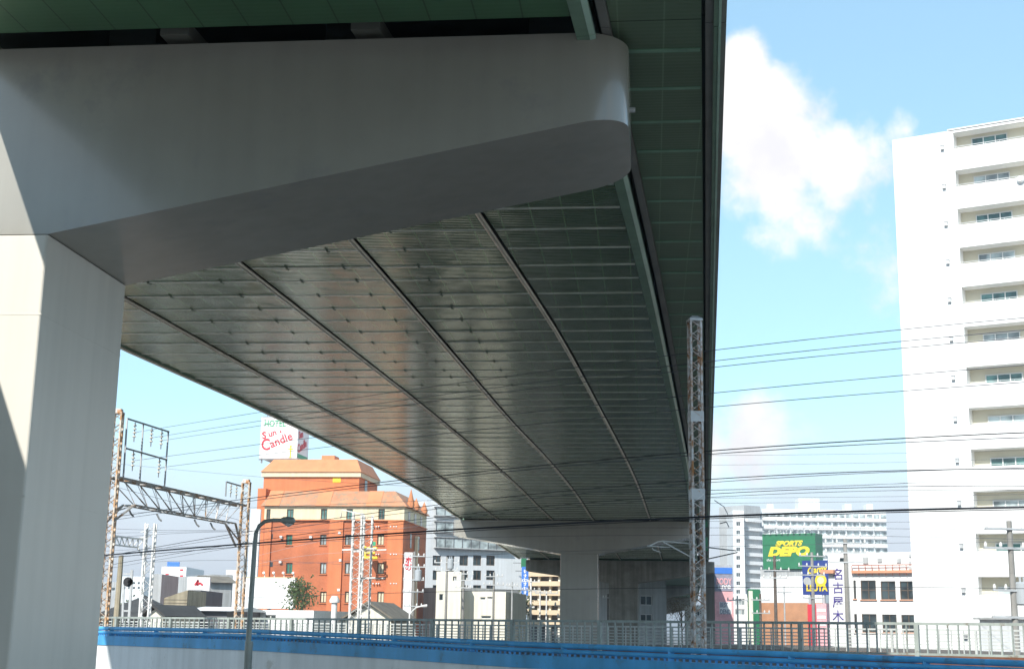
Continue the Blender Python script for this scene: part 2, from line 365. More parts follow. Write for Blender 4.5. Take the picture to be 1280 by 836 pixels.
# rails lying on the bed: two tracks between the wall and the fence, two behind the fence
def fpt(t, k, z): return Vector((FL0.x, FL0.y, 0)) + fd * t + fn * k + Vector((0,0,z))
for k, lab in ((-3.4, 'rusty railway track running just behind the blue-railed wall'), (5.5, 'railway track beyond the grey-green fence, second from the viewer'), (9.6, 'railway track beyond the fence, farthest of the three')):
    t = MB()
    for s_ in (-.53, .53): t.bar(fpt(-30, k + s_, BED + .16), fpt(flen + 14, k + s_, BED + .16), .07, .15, 0)
    L_ = flen + 44
    for i in range(int(L_ / .75)): t.bar(fpt(-30 + i * .75, k - 1.1, BED + .04), fpt(-30 + i * .75, k + 1.1, BED + .04), .2, .08, 1)
    tag(t.build('railway_track', [M['rail'], M['dkgrey']]), lab, 'railway track', 'railway tracks')

# ------------------------------------------------------------------ blue railed wall
root = empty('retaining_wall', (WL[4].x, WL[4].y, 0), 0, 'long white wall with a bright blue coping and low blue pipe railing', 'wall')
def rel(p, r): return Vector(p) - Vector(r.location)
def ribbon(mb, pts, k0, k1, z0, z1, m=0):   # solid strip along plan line; z relative to point z
    a = off(pts, k0); b = off(pts, k1)
    for i in range(len(pts) - 1):
        P = []
        for zz in (z0, z1):
            for q in (a[i], a[i+1], b[i+1], b[i]): P.append(q + Vector((0,0,zz)) if zz > -50 else Vector((q.x, q.y, 0)))
        mb.hexa([rel(q, root) for q in P], m)
mb = MB(); ribbon(mb, WL, 0, .15, -99, -.40); mb.build('wall_face', M['wallwhite'], root)
mb = MB(); ribbon(mb, WL, -.02, .17, -.397, -.20); mb.build('coping', M['blue'], root)
def dense(pts, step):
    out = [pts[0]]
    for a, b in zip(pts, pts[1:]):
        k = max(1, int((b - a).length / step))
        for i in range(1, k + 1): out.append(a.lerp(b, i / k))
    return out
mid = dense(off(WL, .07), .5)
mb = MB(); mb.tube([rel(p + Vector((0,0,-.04)), root) for p in mid], .042, 10); mb.build('top_rail', M['blue'], root)
mb = MB(); mb.tube([rel(p + Vector((0,-.02,-.125)), root) for p in mid], .036, 10); mb.build('lower_rail', M['blue'], root)
mb = MB()
for i, p in enumerate(dense(off(WL, .07), .105)):
    w = .035 if i % 18 else .09
    mb.box(*[q for c, h in ((rel(p, root).x, w/2), (rel(p, root).y, .02)) for q in (c - h, c + h)], p.z - .21, p.z - (.13 if i % 18 else .05))
mb.build('baluster_row', M['blue'], root)
mb = MB(); ribbon(mb, WL, .5, .68, -.79, -.13); mb.build('pale_backing', M['conc'], root)  # added strip, stands in for the lit ballast seen between the balusters

# ------------------------------------------------------------------ near fence
def fence(k, t0, t1, ztop, hgt, bay, nb, label, m, hz=(), post_w=.11, bar_w=.048, rail_h=.07, low=.12):
    r = empty('railing_fence', fpt((t0+t1)/2, k, BED), 0, label, 'fence')
    rails = MB(); zt = lambda t: FL0.z + (FL1.z - FL0.z) * t / flen + ztop
    for zz, hh in ((0, rail_h), (-(hgt - low), rail_h * .8), *[(-q, .035) for q in hz]):
        a, b = fpt(t0, k, zt(t0) + zz), fpt(t1, k, zt(t1) + zz)
        rails.bar(rel(a, r), rel(b, r), .06, hh)
    rails.build('rail', m, r)
    nbay = int((t1 - t0) / bay)
    for i in range(nbay + 1):
        t = t0 + i * bay
        p = MB(); p.bar(rel(fpt(t, k, BED), r), rel(fpt(t, k, zt(t) + .03), r), post_w, post_w, 0, up=tuple(fd)); p.build('post', m, r)
        if i < nbay:
            b_ = MB()
            for j in range(1, nb):
                q = t + bay * j / nb
                b_.bar(rel(fpt(q, k, zt(q) - (hgt - low)), r), rel(fpt(q, k, zt(q) - rail_h / 2), r), bar_w, bar_w * .7, 0, up=tuple(fd))
            b_.build('infill_bars', m, r)
    return r
fence(0, -12, flen + 10, -.04, .88, 3.2, 12, 'grey-green steel railing with upright bars along the near side of the tracks', M['fence'])
fence(13.5, -24, flen + 22, -.12, .95, 3.0, 7, 'paler railing with horizontal wires beyond the tracks, seen through the nearer one', M['fencewhite'], hz=(.15,.27,.39,.51,.63), post_w=.08, bar_w=.045, rail_h=.06)

# ================================================================== VIADUCT
def lerp_tab(tab):
    def f(v):
        if v <= tab[0][0]:
            (a, b), (c, d) = tab[0], tab[1]; return b + (d - b) / (c - a) * (v - a)
        for (a, b), (c, d) in zip(tab, tab[1:]):
            if v <= c: 
                return b + (d - b) * (v - a) / (c - a)
        (a, b), (c, d) = tab[-2], tab[-1]; return d + (d - b) / (c - a) * (v - c)
    return f
def smooth_tab(tab, step=3):          # Catmull-Rom resample
    out = []
    for i in range(len(tab) - 1):
        p0, p1, p2, p3 = tab[max(i-1,0)], tab[i], tab[i+1], tab[min(i+2, len(tab)-1)]
        k = max(1, int((p2[0] - p1[0]) / step))
        for j in range(k):
            t = j / k
            m1 = (p2[1]-p0[1])/(p2[0]-p0[0])*(p2[0]-p1[0]); m2 = (p3[1]-p1[1])/(p3[0]-p1[0])*(p2[0]-p1[0])
            h = (2*t**3-3*t**2+1)*p1[1] + (t**3-2*t**2+t)*m1 + (-2*t**3+3*t**2)*p2[1] + (t**3-t**2)*m2
            out.append((p1[0] + (p2[0]-p1[0])*t, h))
    out.append(tab[-1]); return out
def cub(c): return lambda v: ((c[0]*v + c[1])*v + c[2])*v + c[3]
LN = {}
LN['edge'] = lerp_tab(smooth_tab([(2,-15.3),(17,-15.35),(30,-15.3),(37.5,-15.1),(45.3,-14.36),(56.7,-13.58),(66.9,-13.1),(77.3,-12.82),(93.7,-13.05),(130,-12.0)]))
LN['r1'] = lerp_tab(smooth_tab([(2,-14.6),(17,-13.75),(31.5,-12.8),(43.2,-12.1),(53.7,-11.4),(64.2,-10.85),(76,-10.5),(93.5,-10.45),(130,-9.2)]))
LN['r2'] = lerp_tab(smooth_tab([(2,-10.5),(17,-9.65),(27.9,-9.0),(36.7,-8.55),(48.5,-7.95),(70,-7.15),(92.9,-6.7),(130,-5.4)]))
LN['r3'] = lerp_tab(smooth_tab([(2,-7.4),(17,-6.55),(26.2,-6.1),(36.1,-5.72),(50.7,-5.2),(62.8,-4.6),(78.2,-4.1),(92.6,-3.88),(130,-2.6)]))
LN['r4'] = lerp_tab(smooth_tab([(2,-4.9),(17,-3.85),(24.5,-3.27),(35.4,-2.42),(46,-1.84),(61.1,-1.08),(73.1,-.58),(91.3,-.03),(130,1.2)]))
LN['g'] = lerp_tab(smooth_tab([(2,-1.9),(17.15,-.94),(22.95,-.6),(30.5,-.15),(44.7,.6),(65,1.62),(89.9,2.64),(130,4.2)]))
LN['o'] = lambda v: .36 + .0391 * v
def ZS(v): return EYE + 8 - .00608 * v - .026 * max(0.0, v - 95.5)

def vroot(name, vmid, label, cat, group=None):
    return empty(name, UV(0, 0, 0), -TH, label, cat, group)
BARS = []
k0 = 18.0 - 11.98 * 2
while k0 < 140:
    BARS += [k0 + 1.354 * j for j in range(9)]; k0 += 11.98

def strip(mb, fa, fb, v0, v1, z0, z1, m=0, step=1.2, da=0.0, db=0.0):
    """solid strip between two lateral lines, z0/z1 relative to the soffit"""
    k = max(1, int((v1 - v0) / step))
    vs = [v0 + (v1 - v0) * i / k for i in range(k + 1)]
    for a, b in zip(vs, vs[1:]):
        P = []
        for z in (z0, z1):
            P += [(fa(a)+da, a, ZS(a)+z), (fb(a)+db, a, ZS(a)+z), (fb(b)+db, b, ZS(b)+z), (fa(b)+da, b, ZS(b)+z)]
        n = len(mb.v); mb.v += P
        fs = [(3,2,1,0),(4,5,6,7),(1,2,6,5),(3,0,4,7)]
        if a == vs[0]: fs.append((0,1,5,4))
        if b == vs[-1]: fs.append((2,3,7,6))
        for f in fs: mb.f.append(tuple(n + q for q in f)); mb.m.append(m); mb.smooth.append(False)

def panel_bay(r, fa, fb, da, db, v0, v1, dz, pm, bm_, batten=True, bw=.10):
    mb = MB(); vs = [v0] + [b for b in BARS if v0 + .2 < b < v1 - .2] + [v1]
    for a, b in zip(vs, vs[1:]):
        nseg = 2; wob = random.uniform(-.006, .006)
        for s_ in range(nseg):
            p, q = a + (b - a) * s_ / nseg, a + (b - a) * (s_ + 1) / nseg
            za = dz + wob; mb.face([(fa(p)+da, p, ZS(p)+za), (fa(q)+da, q, ZS(q)+za), (fb(q)+db, q, ZS(q)+za), (fb(p)+db, p, ZS(p)+za)], 0)
        if batten and a > v0:
            e = .02
            mb.hexa([(fa(a)+da+e, a-bw/2, ZS(a)+dz-.010), (fb(a)+db-e, a-bw/2, ZS(a)+dz-.010), (fb(a)+db-e, a+bw/2, ZS(a)+dz-.010), (fa(a)+da+e, a+bw/2, ZS(a)+dz-.010),
                     (fa(a)+da+e, a-bw/2, ZS(a)+dz+.02), (fb(a)+db-e, a-bw/2, ZS(a)+dz+.02), (fb(a)+db-e, a+bw/2, ZS(a)+dz+.02), (fa(a)+da+e, a+bw/2, ZS(a)+dz+.02)], 1)
    return mb.build('soffit_panel', [pm, bm_], r)

def deck(v0, v1, label, left='edge', lines=('r1','r2','r3','r4'), clips=False, near=False):
    ve = v0 if not near else v0; v1e = v1 + (.41 if near else 0)
    r = vroot('viaduct_deck', 0, label, 'viaduct deck', 'viaduct deck spans')
    E0 = (lambda v: LN[left](v)) if not callable(left) else left
    G, O = LN['g'], LN['o']
    # structural body: girders and slab
    mb = MB(); strip(mb, E0, O, v0, v1, .62, 2.1, 0, da=.3, db=-.3); strip(mb, E0, O, v0, v1, 2.104, 2.4, 0, da=0, db=0)
    mb.build('girder_body', M['shade_dark'], r)
    mb = MB(); strip(mb, E0, E0, v0, v1, 2.405, 3.3, 0, da=0, db=.25); strip(mb, O, O, v0, v1, 2.405, 3.3, 0, da=-.25, db=0); mb.build('parapet', M['conc'], r)
    mb = MB(); strip(mb, E0, O, v0, v1, 2.41, 2.45, 0, da=.3, db=-.3); mb.build('roadway', M['asphalt'], r)
    seq = [(E0, .10)] + [(LN[q], .0) for q in lines] + [(G, 0)]
    vp = v0 if near else v0 + 1.1
    for i in range(len(seq) - 1):
        fa, fb = seq[i][0], seq[i+1][0]
        da = .12 if i == 0 else .07
        db = -.085 if i < len(seq) - 2 else -.02
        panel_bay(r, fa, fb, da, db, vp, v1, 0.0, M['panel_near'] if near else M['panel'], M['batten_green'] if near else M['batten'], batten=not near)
    panel_bay(r, G, O, .46, -.30, v0, v1e, .10, M['panel_green'], M['batten_green'])
    # longitudinal drain pipes in dark slots
    vs = [v0 + (v1 - v0) * i / max(1, int((v1-v0)/1.5)) for i in range(max(1, int((v1-v0)/1.5)) + 1)]
    for q in lines:
        fl = LN[q]
        mb = MB(); strip(mb, fl, fl, v0, v1, .10, .3, 0, da=-.2, db=.2); mb.build('slot', M['slot'], r)
        mb = MB(); mb.tube([(fl(v) - .045, v, ZS(v) - .02) for v in vs if v > v0 + .9], .052, 8); mb.build('pipe', M['pipe'], r)
    vg = vs[:-1] + [v1e]
    # green edge girder: flange, chamfer coloured lighter as the sky-lit strip, cable rail
    mb = MB(); strip(mb, G, G, v0, v1e, -.10, .62, 0, da=0, db=.175)
    mb.build('edge_girder', M['green'], r)
    mb = MB()
    for a, b in zip(vg, vg[1:]):
        mb.hexa([(G(a)+.177,a,ZS(a)-.10),(G(a)+.25,a,ZS(a)-.075),(G(b)+.25,b,ZS(b)-.075),(G(b)+.177,b,ZS(b)-.10),(G(a)+.177,a,ZS(a)+.0),(G(a)+.25,a,ZS(a)+.0),(G(b)+.25,b,ZS(b)+.0),(G(b)+.177,b,ZS(b)+.0)])
    mb.build('girder_edge', M['green_light'], r)
    mb = MB(); strip(mb, G, G, v0, v1e, .02, .16, 0, da=.33, db=.45); mb.build('cable_rail', M['fascia_grey'], r)
    # fascia strips of the outer edge; the first is solid, coloured as a shadow gap
    for (a, b, z0, z1, mm, nm) in ((-.297,-.25,.16,2.09,'shade_dark','fascia_gap_shade'),(-.247,-.14,.05,2.09,'fascia_grey','fascia_panel'),(-.137,-.078,-.01,2.09,'green','fascia_flange'),(-.075,-.04,-.03,2.09,'green_light','fascia_edge'),(-.037,.03,.04,2.09,'fascia_grey','outer_skin')):
        mb = MB(); strip(mb, O, O, v0, v1e, z0, z1, 0, da=a, db=b); mb.build(nm, M[mm], r)
    # left edge trim
    mb = MB(); strip(mb, E0, E0, v0, v1e, -.03, 2.09, 0, da=-.03, db=.1); mb.build('side_skin', M['green'], r)
    mb = MB(); strip(mb, E0, E0, v0, v1e, -.075, -.033, 0, da=-.05, db=.06); mb.build('edge_trim', M['pipe'], r)
    if clips:
        cb = None; cnt = 0
        for bi, b in enumerate(q for q in BARS if v0 + .5 < q < 62):
            for (fa, fb) in ((LN['r1'], LN['r2']), (LN['r2'], LN['r3']), (LN['r3'], LN['r4'])):
                for fr in (.30, .74):
                    if fb is LN['r4'] and (fr > .5): continue
                    if cnt >= 100: break
                    u = fa(b) * (1 - fr) + fb(b) * fr
                    if cb is None:
                        mb = MB(); mb.box(-.02, .02, -.17, -.05, -.012, .01, 0); mb.box(-.02, .02, .05, .17, -.012, .01, 0); mb.box(-.022, .022, -.05, .05, -.022, -.006, 0)
                        cb = mb.build('clip', M['clip'], r); o = cb
                    else:
                        o = cb.copy(); COL.objects.link(o); o.parent = r
                    o.location = (u, b, ZS(b)); cnt += 1
    return r
deck(17.05, 94.4, 'long curving viaduct span with ribbed metal soffit between the two nearest piers', clips=True)
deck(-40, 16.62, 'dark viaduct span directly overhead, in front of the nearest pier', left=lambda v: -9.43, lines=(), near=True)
deck(94.9, 127.2, 'short shaded viaduct span behind the second pier')

def pier(uc, v0, label, halfr, halfl, col_w, col_d, ztop, ztip, zroot, m_col, m_beam, r_tip=.6, group='viaduct piers', rc=0.035, colr=None, haunch=None):
    """hammerhead pier; u positions absolute, front face at v0, depth col_d"""
    base = UV(uc, v0 + col_d / 2, 0)
    r = empty('viaduct_pier', base, -TH, label, 'pier', group)
    d2 = col_d / 2
    # column with softened corners
    mb = MB(); hw = col_w / 2; pts = []
    for (cx, cy, a0) in ((hw-rc, -d2+rc, -90), (hw-rc, d2-rc, 0), (-hw+rc, d2-rc, 90), (-hw+rc, -d2+rc, 180)):
        for k in range(4): a = R(a0 + k * 30); pts.append((cx + rc*math.cos(a), cy + rc*math.sin(a), 0))
    mb.prism(pts, (0, 0, zroot - .012)); mb.build('column', m_col, r)
    # cross beam: plan outline with rounded tips, soffit sloping up to the tips
    out = []; NA = 10
    for (sx, half) in ((1, halfr), (-1, halfl)):
        seq = [(half - r_tip + r_tip*math.sin(R(90*k/NA)), -d2 + r_tip - r_tip*math.cos(R(90*k/NA))) for k in range(NA+1)]
        seq += [(half - r_tip + r_tip*math.cos(R(90*k/NA)), d2 - r_tip + r_tip*math.sin(R(90*k/NA))) for k in range(NA+1)]
        inner = [(hw, -d2)] + seq + [(hw, d2)]
        out.append([(sx*x, y) for x, y in inner])
    loop = out[0] + [(x, y) for x, y in reversed(out[1])]
    def zb(x):
        h = halfr if x > 0 else halfl; ax = abs(x)
        if ax <= hw: return zroot
        t = (ax - hw) / (h - hw); return zroot + (ztip - zroot) * t
    mb = MB(); n = len(loop)
    # top, sides
    base_i = len(mb.v)
    mb.v += [(x, y, zb(x)) for x, y in loop] + [(x, y, ztop) for x, y in loop]
    for i in range(n):
        j = (i + 1) % n
        mb.f.append((i, j, n + j, n + i)); mb.m.append(0)
        p, q = loop[i], loop[j]; mb.smooth.append(False)
    mb.f.append(tuple(n + i for i in range(n))); mb.m.append(0); mb.smooth.append(False)
    # soffit in three pieces (left arm, root, right arm)
    k = len(out[0])
    mb.f.append(tuple(reversed(range(k)))); mb.m.append(0); mb.smooth.append(False)
    mb.f.append(tuple(reversed(range(k, n)))); mb.m.append(0); mb.smooth.append(False)
    mb.f.append((0, n - 1, k, k - 1)); mb.m.append(0); mb.smooth.append(False)
    o = mb.build('cross_beam', m_beam, r)
    for p in o.data.polygons: p.use_smooth = False
    bpy.context.view_layer.objects.active = o
    # smooth only the rounded tips
    for p in o.data.polygons:
        if abs(p.normal.z) < .1 and len(p.vertices) == 4 and max(abs(o.data.vertices[a].co.x - o.data.vertices[b].co.x) for a in p.vertices for b in p.vertices) < r_tip: p.use_smooth = True
    o.data.set_sharp_from_angle(angle=R(42))
    return r
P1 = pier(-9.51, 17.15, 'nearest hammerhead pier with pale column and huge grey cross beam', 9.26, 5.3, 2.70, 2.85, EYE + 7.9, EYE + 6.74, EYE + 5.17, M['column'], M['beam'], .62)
# weld seams round the column and bearings under the girders
for z in (11.05, 8.6):
    mb = MB()
    for q in ((-1.353,1.353,-1.4285,-1.4255),(1.3505,1.3535,-1.4,1.4)): mb.box(*q, z - .012, z + .012)
    mb.build('weld_seam', M['column'], P1)
for u in (-7.4, -4.2, -1.3):
    mb = MB(); mb.box(u+9.51-.35, u+9.51+.35, -.9, .9, EYE+7.91, EYE+8.45); mb.build('bearing', M['shade_dark'], P1)
mb = MB(); mb.tube([(9.26, -.35, EYE+7.2), (9.34, -.35, EYE+7.2)], .04, 8); mb.build('lifting_pin', M['galv'], P1)
P2 = pier(-4.83, 94.0, 'second hammerhead pier, grey, closing the long span behind the railing', 7.9, 8.75, 2.56, 2.6, EYE + 7.33, EYE + 6.3, EYE + 5.08, M['beam'], M['beam'], .5)
for (z0, z1) in ((8.2, 9.0), (6.6, 7.5)):
    mb = MB(); mb.box(7.92+.35, 8.75, -1.0, -.3, EYE + z0 - 1.2, EYE + z1 - 1.2); mb.box(7.9, 8.26, -.7, -.6, EYE + z0 - .9, EYE + z0 - .8); mb.build('drain_box', M['s_depo'], P2)
P3 = pier(-2.45, 126.5, 'third hammerhead pier of stained brown concrete, partly hidden behind the second', 8.3, 9.0, 2.6, 3.0, EYE + 6.25, EYE + 5.3, EYE + 4.3, M['conc_brown'], M['conc_brown'], .5)

# farther spans bend away to the right
def far_deck(pts, w, z, label, m):
    r = empty('viaduct_deck', (pts[0][0], pts[0][1], 0), 0, label, 'viaduct deck', 'viaduct deck spans')
    P = [Vector((x - pts[0][0], y - pts[0][1], 0)) for x, y in pts]
    for (k0, k1, z0, z1, mm, nm) in ((-w/2, w/2, z, z + .25, 'panel_green', 'soffit_panel'), (-w/2+1.2, w/2-1.2, z-.9, z - .003, 'green', 'girder_body'), (-w/2, -w/2+.3, z + .253, z + 2.6, 'fascia_grey', 'parapet'), (w/2-.3, w/2, z+.253, z+2.6, 'fascia_grey', 'parapet'), (-w/2+.303, w/2-.303, z + .253, z + .5, 'asphalt', 'roadway')):
        mb = MB(); a = off(P, -k0); b = off(P, -k1)
        for i in range(len(P) - 1):
            q = []
            for zz in (z0, z1): q += [(a[i].x,a[i].y,zz),(a[i+1].x,a[i+1].y,zz),(b[i+1].x,b[i+1].y,zz),(b[i].x,b[i].y,zz)]
            mb.hexa(q)
        mb.build(nm, M[mm], r)
c1 = UV(-2.9, 127.6); cpts = [(c1.x, c1.y)]
hd = R(7.2)
for i in range(9):
    hd += R(.05); cpts.append((cpts[-1][0] + 20 * math.sin(hd), cpts[-1][1] + 20 * math.cos(hd)))
far_deck(cpts, 16.5, EYE + 6.35, 'distant viaduct span receding to the right beyond the brown pier', M)
for i, (lab, mm) in zip((2, 5, 8), (('distant grey pier beyond the brown concrete one', 'conc'), ('very distant small grey pier under the receding deck', 'conc'), ('farthest tiny pier at the end of the viaduct', 'conc'))):
    x, y = cpts[i]
    base_u = x * math.cos(TH) - y * math.sin(TH); base_v = x * math.sin(TH) + y * math.cos(TH)
    pier(base_u, base_v, lab, 7.6, 7.6, 3, 3, EYE + 5.4, EYE + 4.7, EYE + 3.4, M[mm], M[mm], .5)

# ================================================================== STATION BLOCK left of the frame (throws the lower shadow on the pier)
FS = UV(-22, 1.0)
r = empty('station_building', FS, -TH, 'plain grey station block standing left of the nearest pier', 'building')
mb = MB(); body(mb, 12.1, 13.2, EYE + 5.6, 0, parapet=.5)
hs = holed_wall(mb, 12.1, EYE + 5.6, [(1 + 2.8*i, 2.9 + 2.8*i, 1 + 3.6*k, 2.9 + 3.6*k) for i in range(4) for k in range(3)], reveal=.15)
mb.build('wall', M['greyw'], r)
for q in hs: window(r, q, .15, M['glass'], M['frame'])

# ================================================================== RAILWAY STEELWORK
def lattice(mb, h, w0, w1, m_c=0, m_l=1, pitch=.42, th=.045, lw=1.25):
    """four corner angles with zigzag lacing; local origin at foot centre"""
    def c(i, z):
        w = (w0 + (w1 - w0) * z / h) / 2; sx, sy = ((-1,-1),(1,-1),(1,1),(-1,1))[i]; return Vector((sx*w, sy*w, z))
    for i in range(4): mb.bar(c(i, 0), c(i, h), th, th, m_c, up=(0,1,0))
    n = int(h / pitch)
    for i in range(4):
        j = (i + 1) % 4
        for k in range(n):
            za, zb_ = h * k / n, h * (k + 1) / n
            p, q = (c(i, za), c(j, zb_)) if k % 2 else (c(j, za), c(i, zb_))
            mb.bar(p, q, th * lw, .012, m_l)
def mast(px, ytop, D, w, label, mats, zbase=BED, w1=None, name='lattice_mast', rz=0.0, pitch=.42, th=.045):
    p = W(px, 780, D); top = W(px, ytop, D); b = Vector((p.x, p.y, zbase)); h = top.z - zbase
    r = empty(name, b, rz, label, 'lattice mast', 'lattice masts')
    mb = MB(); lattice(mb, h, w, w if w1 is None else w1, 0, 1, pitch, th); mb.build('lattice', mats, r)
    return r, h
mr, mh = mast(873, 402, 30, .235, 'tall rusty lattice mast standing alone in front of the viaduct soffit', [M['rust'], M['rust']], rz=R(8), pitch=.17, th=.045)
mb = MB(); mb.box(-.15,.15,-.15,.15,mh,mh+.05); mb.hexa([(-.15,-.15,mh+.052),(.15,-.15,mh+.052),(.15,.15,mh+.052),(-.15,.15,mh+.052),(-.06,-.06,mh+.12),(.06,-.06,mh+.12),(.06,.06,mh+.12),(-.06,.06,mh+.12)]); mb.build('cap', M['galv'], mr)
for zf in (.715, .49):
    mb = MB(); z = mh * zf
    for s_ in (-1, 1): mb.box(-.15, .15, s_*.135-.008, s_*.135+.008, z - .12, z + .12); mb.box(s_*.135-.007, s_*.135+.007, -.126, .126, z - .12, z + .12)
    mb.build('splice_plate', M['galv'], mr)
# registration arms reaching to the left over the track
inv = Matrix.Rotation(-R(8), 4, 'Z') @ Matrix.Translation(-mr.location)
def L(px, py, D): return inv @ W(px, py, D)
mb = MB(); mb.tube([L(812,682,30.5), L(822,677,30.5), L(829,676,30.4), L(870,680,30.0)], .016, 6); mb.tube([L(829,677,30.4), L(871,700,30)], .016, 6); mb.tube([L(809,682,30.5), L(838,684,30.4)], .012, 6); mb.tube([L(815,684,30.5), L(817,687,30.5), L(826,690,30.5)], .01, 6)
mb.build('registration_arm', M['paleSteel'], mr)
mb = MB(); mb.tube([L(877,683,30), L(920,688,29.8)], .014, 6); mb.tube([L(877,700,30), L(922,690,29.8)], .014, 6); mb.tube([L(893,625,29.9), L(905,633,29.8), L(910,643,29.8)], .01, 6); mb.tube([L(900,654,29.9), L(908,652,29.9), L(911,658,29.8)], .012, 6)
mb.build('registration_arm', M['galvdark'], mr)

# --- gantry of rusty masts at left
ga, gb = W(127.5, 780, 46), W(298, 780, 56)
gr = empty('catenary_gantry', (ga.x, ga.y, BED), 0, 'rust-spotted steel gantry with a trussed beam at left behind the pale column', 'gantry')
gi = Vector((ga.x, ga.y, BED))
gt_a, gt_b = W(143, 517, 46), W(304, 604, 56)
for base, top, mm in ((Vector((ga.x, ga.y, BED)), gt_a, 'rust_or'), (Vector((gb.x, gb.y, BED)), gt_b, 'rust_or')):
    mb = MB(); lattice(mb, top.z - BED, .29, .29, 0, 0, .24, .055); o = mb.build('mast', M[mm], gr); o.location = base - gi
    mb = MB(); mb.box(-.18,.18,-.18,.18,0,.06); mb.box(-.13,.13,-.13,.13,.063,.16); c = mb.build('cap', M['rust'], o); c.location = (0,0,top.z - BED)
T0, T1 = W(139, 596, 46) - gi, W(302, 632, 56) - gi
dirT = (T1 - T0).normalized()
mb = MB()
B0, B1 = W(161, 631, 46.6) - gi, W(288, 654, 55) - gi
side = Vector((dirT.y, -dirT.x, 0)).normalized() * .22
for s_ in (-1, 1):
    mb.bar(T0 + side*s_, T1 + side*s_, .06, .08, 0); mb.bar(B0 + side*s_, B1 + side*s_, .05, .055, 0)
    N_ = 9
    for k in range(N_):
        t0, t1 = k / N_, (k + 1) / N_
        up0, up1, lo = T0.lerp(T1, .02 + .93*t0), T0.lerp(T1, .02 + .93*t1), B0.lerp(B1, min(1, (k + (1 if k < 5 else 0)) / N_ * 1.0))
        mb.bar(up0 + side*s_, lo + side*s_, .032, .022, 0); mb.bar(up1 + side*s_, lo + side*s_, .02, .015, 0)
    fa_ = W(137, 652, 46) - gi; mb.bar(B0 + side*s_, fa_ + side*s_*.5, .07, .06, 0); mb.bar(B0 + side*s_, W(138, 641, 46) - gi, .05, .04, 0)
    fb_ = W(298, 683, 56) - gi; mb.bar(B1 + side*s_, fb_ + side*s_*.5, .07, .06, 0); mb.bar(B1 + side*s_, W(299, 676, 56) - gi, .05, .04, 0)
for k in range(10): mb.bar(T0.lerp(T1, k/9) - side, T0.lerp(T1, k/9) + side, .04, .04, 0); mb.bar(B0.lerp(B1, k/9) - side, B0.lerp(B1, k/9) + side, .03, .03, 0)
mb.build('truss_beam', M['rust2'], gr)
# insulator frame standing on the truss
def gp(px, py): 
    t = (px - 145) / 157.0; return W(px, py, 46 + 10 * t * .9) - gi
mb = MB()
for a, b in (((159,523),(154,598)),((179,530),(174.5,603)),((210.5,539),(205.5,609)),((159,523),(211,539.5)),((157,560),(208.5,574.5))): mb.bar(gp(*a), gp(*b), .05, .05)
mb.build('insulator_frame', M['galvdark'], gr)
def insul(parent, p, n=4, r=.075, m='insul'):
    mb = MB()
    for k in range(n): 
        z = -.12 - k * .13; mb.tube([(0,0,z+.05),(0,0,z)], [r*.55, r], 8)
    mb.tube([(0,0,0),(0,0,-.16 - n*.13)], .02, 6, 1)
    o = mb.build('insulator', [M[m], M['galvdark']], parent); o.location = p; return o
INS = [(169,528),(190,534.5),(202.5,538),(167,564),(199.5,573)]
ins_o = [insul(gr, gp(*q) ) for q in INS]
for q, D in (((161,636), 46.7), ((196,642), 49), ((243,649), 52), ((263,653), 53.4)):
    mb = MB(); a = W(q[0], q[1], D) - gi; b = W(q[0] + 6, q[1] + 9, D) - gi; mb.tube([a, a.lerp(b, .5) + Vector((0,0,-.05)), b], .035, 6); mb.build('hanger', M['galvdark'], gr)
mb = MB(); ab = [gp(283,602), gp(284,619), gp(300,606)]; mb.bar(W(283,602,55)-gi, W(282,620,55)-gi, .05, .05); mb.bar(W(283,602,55)-gi, W(304,608,56)-gi, .05, .05); mb.build('side_bracket', M['galvdark'], gr)
for q in ((289,604),(296,606.5)): insul(gr, W(q[0], q[1], 55.4) - gi, 3, .06)

# --- second, paler gantry further off
g2, h2 = mast(180, 654, 66, .42, 'pale lattice mast carrying a truss arm, left of the orange hotel', [M['paleSteel'], M['paleSteel']], pitch=.4, th=.07)
i2 = Matrix.Translation(-g2.location)
mb = MB()
a0, a1, b0, b1 = W(138,669,64), W(180,674,66), W(138,680,64), W(172,684,66)
mb.bar(i2@a0, i2@a1, .08); mb.bar(i2@b0, i2@b1, .07); mb.bar(i2@b1, i2@W(180,700,66), .07)
for k in range(6):
    mb.bar(i2@a0.lerp(a1,k/6), i2@b0.lerp(b1,(k+1)/6), .04); mb.bar(i2@a0.lerp(a1,(k+1)/6), i2@b0.lerp(b1,(k+1)/6), .04)
mb.build('truss_arm', M['paleSteel'], g2)
mb = MB(); 
for (p, q) in (((181,655),(184,690)),((176,665),(185,662)),((175,672),(186,670)),((177,690),(184,704))): mb.bar(i2@W(*p,66), i2@W(*q,66), .07)
mb.build('bracket', M['galv'], g2)
for px, yt, D, lab in ((442, 641, 64, 'white lattice mast in front of the orange hotel, left of the pair'), (455.5, 644, 66, 'white lattice mast in front of the orange hotel, right of the pair')):
    r_, h_ = mast(px, yt, D, .40, lab, [M['paleSteel'], M['paleSteel']], pitch=.27, th=.075)
    for a_, b_, w_ in (((-.7,.23,h_-1.7),(.9,.23,h_-1.6),.07),((-.2,.23,h_-3.0),(.9,.23,h_-2.95),.06)):
        mb = MB(); mb.bar(a_, b_, w_); mb.build('cross_arm', M['paleSteel'], r_)
    mb = MB(); mb.tube([(-.18,0,h_+.02),(-.75,0,h_+.15),(-.8,0,h_-.25)],.03,6); mb.build('top_hook', M['paleSteel'], r_)

